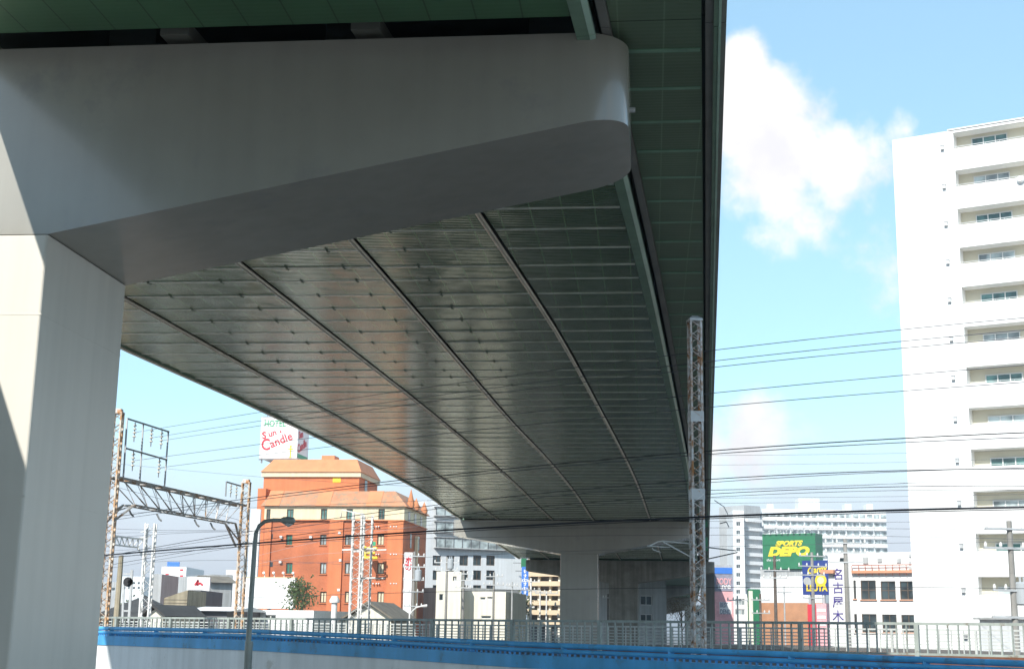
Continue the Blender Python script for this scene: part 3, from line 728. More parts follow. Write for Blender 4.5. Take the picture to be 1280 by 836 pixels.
# --- railway signal posts
sg = W(157, 780, 70); r = empty('railway_signal', (sg.x, sg.y, BED), 0, 'round black signal head on a slim post frame at far left', 'railway signal')
sl = lambda px, py: W(px, py, 70) - Vector((sg.x, sg.y, BED))
mb = MB()
for a, b, w in (((154.5,730),(153,778),.10),((165,712),(161,778),.12),((154,717),(165,717),.06),((153,763),(163,763),.08)): mb.bar(sl(*a), sl(*b), w)
mb.build('post_frame', M['galv'], r)
mb = MB(); c_ = sl(160.3, 727); mb.tube([c_ + Vector((0,-.06,0)), c_ + Vector((0,.06,0))], .24, 20); 
for dz in (-.09,.09): mb.tube([c_ + Vector((0,-.2,dz)), c_ + Vector((0,-.063,dz))], .07, 10)
mb.build('signal_head', M['sigblack'], r)
pp = W(145, 780, 68); r = empty('wooden_pole', (pp.x, pp.y, BED), 0, 'plain tan pole leaning slightly beside the round black signal', 'pole')
mb = MB(); mb.tube([Vector((0,0,0)) + (W(144,776,68)-W(145,780,68))*0, W(151.5,694,68) - Vector((pp.x,pp.y,BED))], [.17,.12], 8); mb.build('shaft', M['wood'], r)

# ------------------------------------------------------------------ street lamp
lp = W(311, 836, 24.5)
r = empty('street_lamp', (lp.x, lp.y, 0), 0, 'dark curved street lamp standing before the white and blue wall', 'street lamp')
q = lambda px, py, D=24.5: W(px, py, D) - Vector((lp.x, lp.y, 0))
mb = MB(); pth = [Vector((0,0,0)), q(309.5,836), q(310.5,800), q(318.5,680), q(320,666), q(324,657), q(331,651.5), q(342,649.6), q(352,649.8)]
mb.tube(pth, [.07,.062,.05,.042,.04,.038,.036,.034,.032], 10); mb.build('pole', M['lamp'], r)
mb = MB(); mb.tube([q(309.6,836), q(311.2,801)], .07, 10); mb.tube([Vector((0,0,0)), q(309.6,836)], .1, 10); mb.build('base_sleeve', M['lamp'], r)
h0, h1 = q(351,649.8), q(369,651)
mb = MB(); mb.tube([h0, h0.lerp(h1,.15), h0.lerp(h1,.5), h0.lerp(h1,.9), h1], [.035,.06,.075,.06,.02], 10); hd_ = mb.build('lamp_head', M['lamp'], r)
mb = MB(); z_ = Vector((0,0,-.045)); mb.tube([h0.lerp(h1,.2)+z_, h0.lerp(h1,.55)+z_*1.35, h0.lerp(h1,.85)+z_], [.02,.055,.02], 10); mb.build('lens', M['lens'], hd_)

# ================================================================== WIRES
def wire(pts, r, label, m='wire', sag=0.0, group='overhead wires', name='overhead_wire'):
    xs = np.array([p[0] for p in pts], float); ys = np.array([p[1] for p in pts], float); ds = np.array([p[2] for p in pts], float)
    cy = np.polyfit(xs, ys, min(2, len(pts) - 1)); cd = np.polyfit(xs, 1 / ds, 1)
    out = [W(x, np.polyval(cy, x), 1 / np.polyval(cd, x)) for x in np.linspace(xs[0], xs[-1], 33)]
    o0 = out[len(out)//2].copy()
    mb = MB(); mb.tube([p - o0 for p in out], r, 5); ob = mb.build(name, M[m]); ob.location = o0
    tag(ob, label, 'wire', group); return ob
ends = [(169,535),(190,541.5),(202.5,545),(167,571),(199.5,580)]
rt = [((320,523.5),(896,433.6),(1127,411.5),(1290,398)), ((320,534.2),(896,447.3),(1129,426.4),(1290,413)), ((320,540.2),(896,455.4),(1130,435),(1290,422)), ((320,562.5),(895,487.5),(1132,468.3),(1290,457)), ((320,575),(895,505.6),(1132,488.4),(1290,478))]
DW = (46.5, 43.5, 30.5, 26.5, 24)
od = ('topmost', 'second', 'third', 'fourth', 'lowest')
for i in range(5):
    e_ = ends[i]; De = 46 + 9 * (e_[0] - 145) / 157.0
    wire([(e_[0], e_[1], De)] + [(x, y, D) for (x, y), D in zip(rt[i], DW[1:])], .008, 'thin high wire slung from the insulator frame, %s of the five crossing the blue sky' % od[i])
wl = [
 ([(120,648,50),(300,626,47),(400,611.5,44),(884,562.5,32),(1140,547.5,28),(1300,540,26)], .02, 'thick dark wire under the soffit, upper of the pair at the mast plate', 'black'),
 ([(120,652,50),(300,629,47),(400,615,44),(884,566.5,32),(1140,553,28),(1300,546,26)], .016, 'dark wire under the soffit, lower of the pair at the mast plate', 'wire'),
 ([(120,694,52),(310,668,48),(525,637,42),(865,594,32.5),(1000,591,31),(1140,591,30),(1300,586,29)], .017, 'dark wire crossing the lattice mast, flattening out over the far apartment block', 'black'),
 ([(120,697,52),(310,671,48),(525,640,42),(865,598,32.5),(1000,597,31),(1140,592,30),(1300,583,29)], .012, 'fine wire tangled with the dark one flattening over the far apartment block', 'wire'),
 ([(120,705,53),(310,683,49),(550,648,42),(865,609,33),(1000,614,31.5),(1140,612,30.5),(1300,606,29)], .014, 'dark messenger wire dipping above the green shop sign', 'black'),
 ([(120,709,53),(310,687,49),(550,652,42),(865,614,33),(1000,617,31.5),(1140,616,30.5),(1300,612,29)], .01, 'fine contact wire just beneath the dipping messenger wire', 'wire'),
 ([(120,572,60),(530,622,52),(880,600.5,45),(1140,600,42),(1300,597,41)], .009, 'hair-thin wire crossing the orange hotel roof and the white tower', 'wire'),
 ([(120,640,60),(530,634,52),(880,604,45),(1140,604,42),(1300,601,41)], .009, 'hair-thin wire crossing the hotel cream band', 'wire'),
 ([(100,690,36),(220,687.5,33),(315,683.5,30),(480,673,27.5),(640,660,25.5),(780,648,24),(900,637,22.8),(1020,637.5,22),(1140,638.3,21.2),(1300,637,20.2)], .028, 'thickest black cable sweeping across the whole view', 'black'),
 ([(100,694,36),(220,690.5,33),(315,686,30),(480,675.5,27.5),(640,663,25.5),(780,651,24),(900,639.5,22.8),(1020,640,22),(1140,640.6,21.2),(1300,640,20.2)], .012, 'slim cable lashed just under the thickest black cable', 'black'),
 ([(130,668,70),(530,655,62),(900,663,55),(1140,664,52),(1300,659,50)], .012, 'thin wire at the height of the second pier beam, upper of two', 'wire'),
 ([(130,690,70),(530,668,62),(900,672.5,55),(1140,672,52),(1300,672,50)], .012, 'thin wire at the height of the second pier beam, lower of two', 'wire'),
 ([(300,708,70),(530,698,66),(640,690,62),(880,683,57),(1140,679,54),(1300,676,52)], .011, 'thin wire running in front of the second pier column head', 'wire'),
 ([(300,748,75),(440,742,70),(560,737,66),(745,736.5,62),(900,733,58),(1140,736,54),(1300,734,52)], .017, 'dark wire low across the second pier column and the green shop sign', 'black'),
 ([(320,695,80),(440,668,72),(560,655,66),(640,650,62)], .011, 'pale slanting wire rising across the hotel brick', 'galv'),
 ([(320,705,80),(440,690,72),(520,694,68)], .011, 'pale slack wire on the hotel front under the slanting one', 'galv'),
 ([(880,569,50),(1140,566,46),(1300,562,44)], .008, 'hair-thin wire against the low white cloud', 'wire'),
 ([(880,581,50),(1000,580,48),(1140,577,46),(1300,572,44)], .007, 'hair-thin wire against the low white cloud, just under another', 'wire'),
 ([(880,622,60),(1140,620,57),(1300,617,55)], .011, 'thin wire between the messenger wires and the thickest cable', 'wire'),
 ([(880,629,60),(1140,626,57),(1300,624,55)], .011, 'thin wire right above the thickest cable at right', 'wire'),
 ([(880,651,60),(1140,652,57),(1300,649,55)], .011, 'thin wire right below the thickest cable at right', 'wire'),
 ([(140,607,56),(300,650,62)], .012, 'slack grey wire hanging beneath the rusty gantry truss', 'wire'),
 ([(140,672,60),(300,664,64),(440,668,64)], .012, 'grey wire from the pale truss arm to the white mast pair', 'wire'),
 ([(140,660,60),(250,664,62),(300,660,64),(445,650,64)], .012, 'grey wire just over the pale truss arm', 'wire'),
 ([(190,702,66),(300,700,66),(440,706,66)], .012, 'low grey wire left of the hotel base', 'wire'),
 ([(1055,752,100),(1140,760,90),(1290,771,70)], .014, 'thin wire sagging across the bottom of the white tower', 'wire'),
]
for pts, rr, lab, m_ in wl: wire(pts, rr * .62, lab, m_)

# ================================================================== BUILDINGS
# ---- orange hotel
f = Facade(330, 143, 505, 141, 650)
hr = f.root('hotel', 'orange brick hotel with tiled mansard roof and cream top storey', 'hotel')
dep = 12.0
_, zt = f.loc(420, 634); _, zc = f.loc(420, 650); _, zr = f.loc(420, 612)
Wd = f.w
wins = []
for (y0, y1) in ((668,681),(703,717),(739,753)):
    for (x0, x1) in ((357.5,365.5),(400,408),(431,440),(471.5,480)): wins.append((f.rect(x0, y0, x1, y1), (x0, y0)))
mb = MB(); hs = holed_wall(mb, Wd, zc - .05, [q for q, _ in wins], reveal=.18); body(mb, Wd, dep, zc - .05, 0, parapet=0); mb.build('wall', M['hotel'], hr)
for q, (x0, y0) in wins:
    gm = M['shutter'] if x0 < 370 and y0 < 730 else (M['cream'] if y0 > 730 or x0 > 470 else M['glassp'])
    window(hr, q, .18, gm, M['frame_br'], 2, 1, .09, M['hotel2'])
for (x0, x1) in ((330,338),(411,428),(484,504.6)):     # brick pilasters
    a, b, _, _ = f.rect(x0, 690, x1, 700); mb = MB(); mb.box(max(a,0.0), min(b, Wd), -.22, -.004, 0, zc - .06); mb.build('pilaster', M['hotel2'], hr)
cw = [f.rect(x0, 636, x1, 649) for x0, x1 in ((333,338),(358.5,367),(401,409),(433,441),(473,481))]
mb = MB(); hs = holed_wall(mb, Wd, zt - zc + .05, cw, reveal=.15, z0=zc + .06); body(mb, Wd, dep, zt - zc + .05, 0, z0=zc + .06, parapet=0); mb.build('cream_storey', M['cream'], hr)
for q in hs: window(hr, q, .15, M['glassg'], M['frame_br'], 2, 1, .08)
mb = MB(); mb.box(-.12, Wd+.12, -.26, dep+.1, zc - .045, zc + .055); mb.build('cornice', M['hotel2'], hr)
mb = MB(); e0, e1, rise = .35, 1.9, zr - zt - .15
mb.hexa([(-e0,-e0,zt+.12),(Wd+e0,-e0,zt+.12),(Wd+e0,dep+e0,zt+.12),(-e0,dep+e0,zt+.12),(-e0+.7,e1-.6,zr),(Wd-1.3,e1-.6,zr),(Wd-1.3,dep-1,zr),(-e0+.7,dep-1,zr)])
rf = mb.build('mansard_roof', M['tile'], hr)
for i in (0, 1, 2):
    x = (.9 + (.0, .43, .86)[i] * (Wd - 2.4)); mb = MB()
    for s_ in (0,): mb.hexa([(x-.75,-e0-.03,zt+.14),(x+.75,-e0-.03,zt+.14),(x+.75,-e0+.3,zt+.14),(x-.75,-e0+.3,zt+.14),(x-.75,e1-.66,zr+.02),(x+.75,e1-.66,zr+.02),(x+.75,e1-.3,zr+.02),(x-.75,e1-.3,zr+.02)])
    mb.build('tile_band', M['tile2'], rf)
for y_, h_ in ((2.2, 1.6), (5.0, .9), (9.4, .9)):          # turrets on the shaded end
    mb = MB(); mb.tube([(Wd+.2,y_,zt+.2),(Wd+.2,y_,zt+.5),(Wd+.2,y_,zt+.55+h_)], [.34,.42,.02], 8); mb.build('turret', M['tile2'], hr)
for y_ in (2.0, 5.2, 8.4):
    mb = MB(); mb.box(Wd+.003, Wd+.03, y_, y_+1.0, zt-1.4, zt-.2); mb.build('window', M['glass'], hr)
for k in range(3):
    for y_ in (3.2, 7.4):
        mb = MB(); mb.box(Wd+.004, Wd+.04, y_, y_+.8, zc-2.6-2.9*k, zc-1.1-2.9*k); mb.build('window', M['glass'], hr)
mb = MB(); mb.box(Wd+.05, Wd+.35, 5.6, 6.1, 3, zc-1.2); mb.build('downpipe', M['cream'], hr)
# taller stair block behind and left
a0, _ = f.loc(313, 700); bx, _ = f.loc(449, 600, 3.0); _, zu0 = f.loc(380, 596, 3.0); _, zu1 = f.loc(380, 590, 3.0); _, zu2 = f.loc(380, 573, 3.0)
mb = MB(); mb.box(a0, bx, 3.0, 11.5, zr - 3, zu0); mb.box(a0, -.35, 1.2, 2.995, 0, zu0 - 1.4); mb.box(a0, -.36, 3.0, 11.4, 0, zr - 3.01); mb.build('stair_block', M['hotel2'], hr)
mb = MB(); mb.box(a0-.2, bx+.2, 2.75, 11.8, zu0+.003, zu1); mb.build('eave_band', M['cream'], hr)
mb = MB(); mb.hexa([(a0-.3,2.6,zu1+.003),(bx+.3,2.6,zu1+.003),(bx+.3,11.9,zu1+.003),(a0-.3,11.9,zu1+.003),(a0+.8,3.7,zu2),(bx-.5,3.7,zu2),(bx-.5,10.9,zu2),(a0+.8,10.9,zu2)]); mb.build('tile_roof', M['tile2'], hr)
cx0, cx1, cz0, cz1 = f.rect(402, 569, 418, 576, 5); mb = MB(); mb.box(cx0, cx1, 5, 7, zu2 - .5, cz1); mb.build('chimney', M['tile2'], hr)
q = f.rect(416, 597, 426, 603, 3); mb = MB(); mb.box(q[0], q[1], 2.96, 2.997, q[2], q[3]); mb.build('window', M['s_yellow'], hr)
mb = MB(); mb.box(bx+.004, bx+.03, 5.5, 6.6, zr+.4, zr+2.0); mb.build('window', M['glass'], hr)
q = f.rect(333, 668, 337.5, 674); 
for dy in (0, 35):
    q = f.rect(337, 667+dy, 341, 673+dy); mb = MB(); mb.box(q[0], q[1], -.03, -.004, q[2], q[3]); mb.build('window', M['glass'], hr)
for (x, y) in ((352,671),(351,702),(425,666),(426,700),(424,737),(389,671)):   # wall vents and units
    q = f.rect(x-1.5, y-1.5, x+1.5, y+1.5); mb = MB(); mb.box(q[0], q[1], -.3, -.006, q[2], q[3]); mb.build('vent', M['white'], hr)
for py in (658, 692.5, 729):
    for px in (467, 471, 474, 489, 493, 496):
        q = f.rect(px-.7, py-.7, px+.7, py+.7); mb = MB(); mb.box(q[0], q[1], -.30, -.23 if px > 480 else -.006, q[2], q[3]); mb.build('vent', M['white'], hr)
# roof sign of the hotel
sf = Facade(325.5, 147.5, 372, 146.9, 548)
_, s0 = sf.loc(350, 573); _, s1 = sf.loc(350, 522)
sr_ = empty('roof_sign', (sf.A.x, sf.A.y, zu2), sf.rz, 'white cube roof sign reading HOTEL Sun Candle on top of the orange hotel', 'sign')
H_ = s1 - s0; lift = s0 - zu2 + .05
mb = MB(); mb.box(0, sf.w, 0, 4.2, lift, lift + H_); mb.build('sign_box', M['sign_white'], sr_)
mb = MB()
for x in (.2, sf.w/2, sf.w-.2):
    for y in (.2, 4.0): mb.bar((x,y,-.3),(x,y,lift-.003),.14)
mb.bar((-.1,0.1,lift-.12),(sf.w+.1,.1,lift-.12),.12); mb.build('support', M['galvdark'], sr_)
mb = MB(); mb.bar((.0,.3,lift+H_+.12),(1.4,.3,lift+H_+.12),.09); mb.bar((.55,.3,lift+H_+.003),(.55,.3,lift+H_+.9),.07); mb.build('antenna', M['galvdark'], sr_)
text(sr_, 'HOTEL', (.34,-.02,lift+H_-1.02), 1.0, M['s_green'], bold=.012, sx=.78)
text(sr_, 'S', (.22,-.02,lift+H_-2.35), 1.05, M['s_red'], rot=R(8), bold=.03)
text(sr_, 'un', (.95,-.024,lift+H_-2.15), .95, M['s_red'], rot=R(16), bold=.02)
text(sr_, '\u00b7', (2.1,-.024,lift+H_-1.95), 1.1, M['s_red'], bold=.04)
text(sr_, 'C', (.18,-.02,lift+.85), 1.75, M['s_red'], rot=R(6), bold=.03, sx=.85)
text(sr_, 'andle', (1.28,-.02,lift+1.12), 1.25, M['s_red'], rot=R(22), bold=.018, sx=.98)
mb = MB(); cx = sf.w - .72
mb.box(cx-.07, cx+.07, -.03, -.004, lift+.12, lift+1.1); mb.box(cx-.28, cx+.28, -.031, -.005, lift+.95, lift+1.06); mb.box(cx-.1, cx+.1, -.032, -.006, lift+1.15, lift+1.4); mb.box(cx-.16, cx+.16, -.033, -.007, lift+.06, lift+.14)
mb.build('candle_emblem', M['s_yellow'], sr_)
text(sr_, 'Sun', (sf.w+.02,.45,lift+2.2), 1.1, M['s_red'], rot=R(14), rz=R(90), bold=.03)
text(sr_, 'Candle', (sf.w+.02,.3,lift+.6), 1.25, M['s_red'], rot=R(20), rz=R(90), bold=.03, sx=.95)
text(sr_, 'HOTEL', (sf.w+.02,.4,lift+H_-.95), .9, M['s_green'], rz=R(90), bold=.02, sx=.9)
mb = MB(); mb.box(sf.w+.004, sf.w+.02, .2, 4.0, lift+.08, lift+.55); mb.build('green_stripe', M['s_green'], sr_)

# yellow and green wall sign
q = W(463, 691, 139); r = empty('wall_sign', (q.x, q.y, q.z - .7), 0, 'small yellow curly sign with a green tab on the hotel front', 'sign')
mb = MB()
for (a, b, c, d) in ((-.7,-.4,-.6,.7),(-.4,.7,.35,.62),(-.4,.5,-.1,.15),(-.5,.75,-.6,-.32)): mb.box(a, b, -.1, .1, c + .7, d + .7)
mb.build('curl', M['s_yellow'], r, bevel=.08)
mb = MB(); mb.box(.05,.5,-.12,.12,1.45,1.85); mb.build('tab', M['s_green'], r)
mb = MB(); mb.box(-.6,.2,.13,1.6,.6,.75); mb.build('bracket', M['galvdark'], r)

def simple_building(x0, d0, x1, d1, ytop, dep, label, m, wins=(), gm='glass', fm='frame', nx=2, nz=1, name='building', cat='building', roof=None, parapet=.4, reveal=.14, group=None, sill=None):
    f = Facade(x0, d0, x1, d1, (ytop + 775) / 2); _, z = f.loc((x0+x1)/2, ytop); z -= parapet
    r = f.root(name, label, cat, group); mb = MB()
    hs = holed_wall(mb, f.w, z, [f.rect(*q) for q in wins], reveal=reveal); body(mb, f.w, dep, z, 0, parapet=parapet)
    mb.build('wall', M[m], r)
    for q in hs: window(r, q, reveal, M[gm], M[fm], nx, nz, min(.08, (q[1]-q[0])*.12), sill)
    return f, r, z

# ---- white office block behind the second pier
wn = [(x0, y0, x1, y1) for (y0, y1) in ((694,706.5),(712.5,724.5),(731,740)) for (x0, x1) in ((541,551),(558,568),(574.5,585),(591.5,601.5),(608,618.5))]
f, r, z = simple_building(531, 172, 652, 178, 628, 14, 'white office block with long glazed balconies behind the second pier beam', 'white2', wn, gm='glass', fm='frame_br', nx=2)
for (y0, y1, xe) in ((635,645,596),(653,665.5,600),(673.5,685.5,636)):
    a, b, c, d = f.rect(542, y0, xe, y1)
    mb = MB(); mb.box(a, b, -.75, -.004, c - .12, c); mb.box(a, b, -.75, -.004, d, d + .08); mb.build('balcony_slab', M['greyw'], r)
    mb = MB(); mb.box(a+.05, b-.05, -.70, -.67, c+.003, d-.003); mb.build('balcony_glass', M['glassp'], r)
    mb = MB()
    for k in range(int((b-a)/1.2)+1): x = a + .05 + k*1.2; mb.box(x-.035, x+.035, -.76, -.71, c+.003, d-.003)
    mb.box(a, b, -.77, -.765, d-.12, d-.05); mb.build('balcony_frame', M['dkgrey'], r)
# blue upright sign on its corner
q = Facade(652, 173, 660.5, 173, 726); _, zb_ = q.loc(656, 744); _, zt_ = q.loc(656, 708)
sr2 = empty('upright_sign', (q.A.x, q.A.y, zb_), 0, 'tall narrow blue sign with white characters on the office corner', 'sign')
mb = MB(); mb.box(0, q.w, -.15, .15, 0, zt_ - zb_); mb.build('board', M['s_blue'], sr2)
mb = MB(); mb.box(-.8, -.004, -.06, .06, .5, .62); mb.box(-.8, -.004, -.06, .06, zt_-zb_-.6, zt_-zb_-.48); mb.build('bracket', M['galvdark'], sr2)
mb = MB(); hh = zt_ - zb_
for k in range(6):
    zz = hh - .55 - k * .52; mb.box(.22, q.w-.22, -.17, -.153, zz, zz + .08); mb.box(.3+.1*(k%2), .42+.1*(k%2), -.171, -.1535, zz - .22, zz + .2); mb.box(.28, q.w-.3, -.172, -.154, zz - .2, zz - .13)
mb.build('characters', M['sign_white'], sr2)
q = W(655, 693, 176); r = empty('upright_sign', (q.x, q.y, q.z - 1.6), 0, 'small green upright sign above the tall blue one', 'sign'); mb = MB(); mb.box(-.35,.35,-.15,.15,0,1.4); mb.box(-.5,.4,-.15,.15,1.45,2.9); mb.build('board', M['s_depo'], r); mb = MB(); mb.box(-1.4,-.36,-.05,.05,.5,.6); mb.build('bracket', M['galvdark'], r)

# ---- banded parking garage
f = Facade(656, 205, 700, 203, 730); _, z = f.loc(678, 683); r = f.root('parking_garage', 'cream parking garage with open dark floors beside the second pier column', 'building')
mb = MB(); mb.box(.4, f.w-.1, 1.2, 18, 0, z - .3); mb.build('core', M['dkgrey'], r)
ys = [690, 702, 714, 726, 738, 750, 762, 774]
for y in ys:
    _, z0 = f.loc(678, y + 6); _, z1 = f.loc(678, y)
    mb = MB(); mb.box(0, f.w, 0, 1.19, z0, z1); mb.build('parapet_band', M['tan'], r)
for x in (.35, f.w*.36, f.w*.68, f.w-.35):
    mb = MB(); mb.box(x-.16, x+.16, .6, 1.15, 0, z - 1.2); mb.build('pillar', M['creamw'], r)
mb = MB(); mb.box(f.w + .003, f.w+1.6, 1.2, 16, 0, z - 3); mb.build('stair_tower', M['frame_br'], r)

# ---- small pale houses in front of the office
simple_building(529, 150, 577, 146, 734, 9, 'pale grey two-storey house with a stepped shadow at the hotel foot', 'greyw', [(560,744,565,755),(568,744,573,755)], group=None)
simple_building(577, 140, 632, 139, 739, 10, 'plain ivory box-shaped house with two small slot windows', 'creamw', [(600,746,607,749.5),(609,745.5,616,748.5),(601,769,614,773)], nx=1)
simple_building(545, 137, 576, 137, 714, 7, 'narrow ivory house with a rooftop tank behind the grey house', 'creamw', [(566,720,571,726),(549,742,554,750)], nx=1)
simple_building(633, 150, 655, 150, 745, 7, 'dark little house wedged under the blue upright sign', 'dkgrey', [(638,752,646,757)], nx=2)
simple_building(749, 178, 768, 178, 742, 9, 'ivory house glimpsed between the second and third pier columns', 'creamw', [(752,748,754.5,768),(757,747,759.5,768),(762,750,765,768)], nx=1, gm='glassp')
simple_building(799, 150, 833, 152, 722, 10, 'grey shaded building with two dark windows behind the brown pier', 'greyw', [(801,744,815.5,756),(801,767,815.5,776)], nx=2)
simple_building(866, 190, 880, 190, 756, 9, 'low white shop seen under the far viaduct', 'white', [(868,762,878,770)], nx=3)

# ---- distant long apartment block
f = Facade(952, 452, 1108, 452, 660); _, z = f.loc(1000, 640); r = f.root('apartment_block', 'very long pale apartment block with many balcony rows in the far distance', 'apartment block')
mb = MB(); body(mb, f.w, 12, z, 0, front=True, parapet=1.0); mb.build('wall', M['white2'], r)
rows = [650 + 10.6 * k for k in range(13)]
for y in rows:
    _, z0 = f.loc(1000, y); mb = MB()
    for i in range(9):
        xa = f.w * i / 9 + .3; xb = f.w * (i+1) / 9 - .3
        mb.box(xa, xb, -1.3, -.006, z0 - .25, z0 + .85)
    mb.build('balcony_row', M['white'], r)
    mb = MB()
    for i in range(9):
        xa = f.w * i / 9 + .6
        mb.box(xa, xa + 1.7, -.05, -.008, z0 + .9, z0 + 2.2); mb.box(xa + 2.3, xa + 4.0, -.05, -.008, z0 + .9, z0 + 2.2)
    mb.build('window_row', M['glassp'], r)
a, b, c, d = f.rect(1000, 622, 1026, 634); mb = MB(); mb.box(a, b, 2, 8, z + .1, d); mb.build('roof_hut', M['white'], r)
for x in (960, 1058, 1085):
    a, b, c, d = f.rect(x, 629, x + 8, 634); mb = MB(); mb.box(a, b, 2, 6, z + .1, d); mb.build('roof_hut', M['white'], r)
f2 = Facade(917, 440, 931, 440, 700); _, z2 = f2.loc(924, 640); r2 = f2.root('apartment_block', 'narrow white end tower of the far apartment blocks with one window column', 'apartment block')
mb = MB(); hs = holed_wall(mb, f2.w, z2, [f2.rect(920.5, 652 + 10.6*k, 925.5, 657 + 10.6*k) for k in range(11)], reveal=.3); body(mb, f2.w, 14, z2, 0, parapet=.6); mb.build('wall', M['white'], r2)
for q in hs: window(r2, q, .3, M['glass'], M['frame'], 2, 1, .1)
f2 = Facade(931.5, 446, 951.5, 450, 700); _, z2 = f2.loc(940, 634); r2 = f2.root('apartment_block', 'recessed balcony wing joining the narrow end tower and the long block', 'apartment block')
mb = MB(); body(mb, f2.w, 12, z2, 0, front=True, parapet=.6); mb.build('wall', M['greyw'], r2)
for k in range(12):
    _, z0 = f2.loc(940, 652 + 10.6*k); mb = MB(); mb.box(.3, f2.w - .3, -1.2, -.006, z0 - .2, z0 + .9); mb.build('balcony', M['white'], r2)

# ---- sports shop with its big green sign
f = Facade(950, 205, 1026, 200, 700); _, z = f.loc(990, 712)
r = f.root('sports_shop', 'white and brown shop carrying a big green SPORTS DEPO sign', 'shop')
_, zb_ = f.loc(990, 753); _, zg = f.loc(990, 720)
mb = MB(); body(mb, f.w, 16, zb_, 0, front=True, parapet=0); mb.build('lower_wall', M['brownwall'], r)
mb = MB(); body(mb, f.w, 16, zg - zb_, 0, z0=zb_ + .004, front=True, parapet=0); mb.build('upper_wall', M['white'], r)
mb = MB(); body(mb, f.w, 16, z - zg, 0, z0=zg + .008, front=True, parapet=0); mb.build('grey_band', M['greyw'], r)
a, b, c, d = f.rect(955, 667, 1021, 711)
mb = MB(); mb.box(a, b, -.5, 2.6, c, d); sb = mb.build('sign_board', M['s_depo'], r)
mb = MB()
for i in range(9): x = a + (b-a)*(i+.5)/9; mb.bar((x, -.5, d+.02), (x, -1.1, d+.35), .06); mb.box(x-.12, x+.12, -1.3, -1.0, d+.3, d+.45)
mb.build('sign_lamps', M['galv'], sb)
def tw(x0, x1): return (f.loc(x1, 690)[0] - f.loc(x0, 690)[0])
def fit(o, w):
    xs = [v.co.x for v in o.data.vertices]; o.scale = (w / max(max(xs) - min(xs), .01), 1, 1)
o = text(sb, 'SPORTS', (f.loc(971,684)[0], -.53, f.loc(985,682)[1]), 1.0, M['s_yellow'], shear=.35, bold=.06, ext=.03); fit(o, tw(970.5,1005))
o = text(sb, 'DEPO', (f.loc(962,694)[0], -.53, f.loc(985,694)[1]), 1.7, M['s_yellow'], shear=.25, bold=.12, ext=.03); fit(o, tw(962,1014))
o = text(sb, 'the sport', (f.loc(960,701)[0], -.53, f.loc(985,701)[1]), .55, M['sign_white'], ext=.02); fit(o, tw(960,977))

# ---- navy sign with yellow lettering
f = Facade(1003, 170, 1036, 168, 720); _, zb_ = f.loc(1020, 743); _, zt_ = f.loc(1020, 700)
r = empty('billboard', (f.A.x, f.A.y, 0), f.rz, 'navy billboard with bold yellow lettering right of the green shop sign', 'billboard')
mb = MB(); mb.box(0, f.w, 0, .5, zb_, zt_); bd = mb.build('board', M['s_navy'], r)
mb = MB(); mb.bar((.8,.25,0),(.8,.25,zb_-.003),.3); mb.bar((f.w-.8,.25,0),(f.w-.8,.25,zb_-.003),.3); mb.build('leg', M['galv'], r)
o = text(bd, 'Camy', (f.loc(1009,718)[0], -.03, f.loc(1020,717)[1]), 1.1, M['s_yellow'], rot=R(8), shear=.3, bold=.03)
mb = MB(); ccx, ccz = f.loc(1026, 725)
mb.tube([(ccx, -.04, ccz), (ccx, -.004, ccz)], .75, 20); mb.build('yellow_disc', M['s_yellow'], bd)
mb = MB(); mb.tube([(ccx, -.08, ccz), (ccx, -.044, ccz)], .45, 18); mb.build('pale_disc', M['cream'], bd)
o = text(bd, 'LSUTA', (f.loc(1008,738)[0], -.03, f.loc(1020,738)[1]), 1.0, M['s_yellow'], bold=.05); fit(o, f.w * .8)
mb = MB(); wx, wz = f.loc(1009, 726); mb.tube([(wx, -.04, wz), (wx, -.005, wz)], .5, 14); mb.tube([(wx+.6, -.03, wz-.3), (wx+.6, -.005, wz-.3)], .35, 12); mb.build('pale_shape', M['greyw'], bd)
f = Facade(1010, 168, 1034, 167); _, z = f.loc(1020, 757); r = f.root('shop_stall', 'bright red and pink shop front below the navy billboard', 'shop')
mb = MB(); body(mb, f.w*.45, 5, z, 0, front=True, parapet=.2); mb.build('red_wall', M['s_red'], r)
mb = MB(); body(mb, f.w*.53, 5, z+.1, 0, x0=f.w*.46, front=True, parapet=.2); mb.build('pink_wall', M['s_pink'], r)
mb = MB()
for k in range(3): mb.box(f.w*.5, f.w*.95, -.05, -.006, z-.7-k*.8, z-.35-k*.8)
mb.build('shop_panel', M['sign_white'], r)

# ---- white wood dealer building with the upright character sign
wn = [(1076,725,1095,749),(1101,726,1119.5,749),(1125,726,1144,749),(1077.5,767,1096,790),(1103,767.5,1121,790),(1127,768,1145,790),(1067,725,1070,748),(1068,767,1071.5,790)]
f, r, z = simple_building(1062, 132, 1160, 128, 690, 14, 'white building with brown-framed windows and a terracotta ledge beside the tall tower', 'white', wn, gm='glass', fm='frame_br', nx=2, nz=2, sill=M['terracotta'])
a, b, c, d = f.rect(1066, 712.5, 1160, 716); mb = MB(); mb.box(a, b, -.45, -.006, c, d); mb.build('ledge', M['terracotta'], r)
a, b, c, d = f.rect(1066, 705.3, 1160, 706.4); mb = MB(); mb.box(a, b, -.35, -.3, c, d)
for k in range(12): x = a + (b-a)*k/11; mb.box(x-.03, x+.03, -.34, -.31, d - 1.0, c)
mb.build('balcony_rail', M['frame_rd'], r)
for (x0,y0,x1,y1) in ((1079,696,1085.5,704),(1097,697.5,1102.5,702.5),(1121,698,1126.5,703),(1136.5,692,1143,696),(1136.5,701,1143,705),(1136.5,708.5,1143,711.5)):
    q = f.rect(x0,y0,x1,y1); mb = MB(); mb.box(q[0],q[1],-.12,-.006,q[2],q[3]); mb.build('wall_unit', M['greyw'], r)
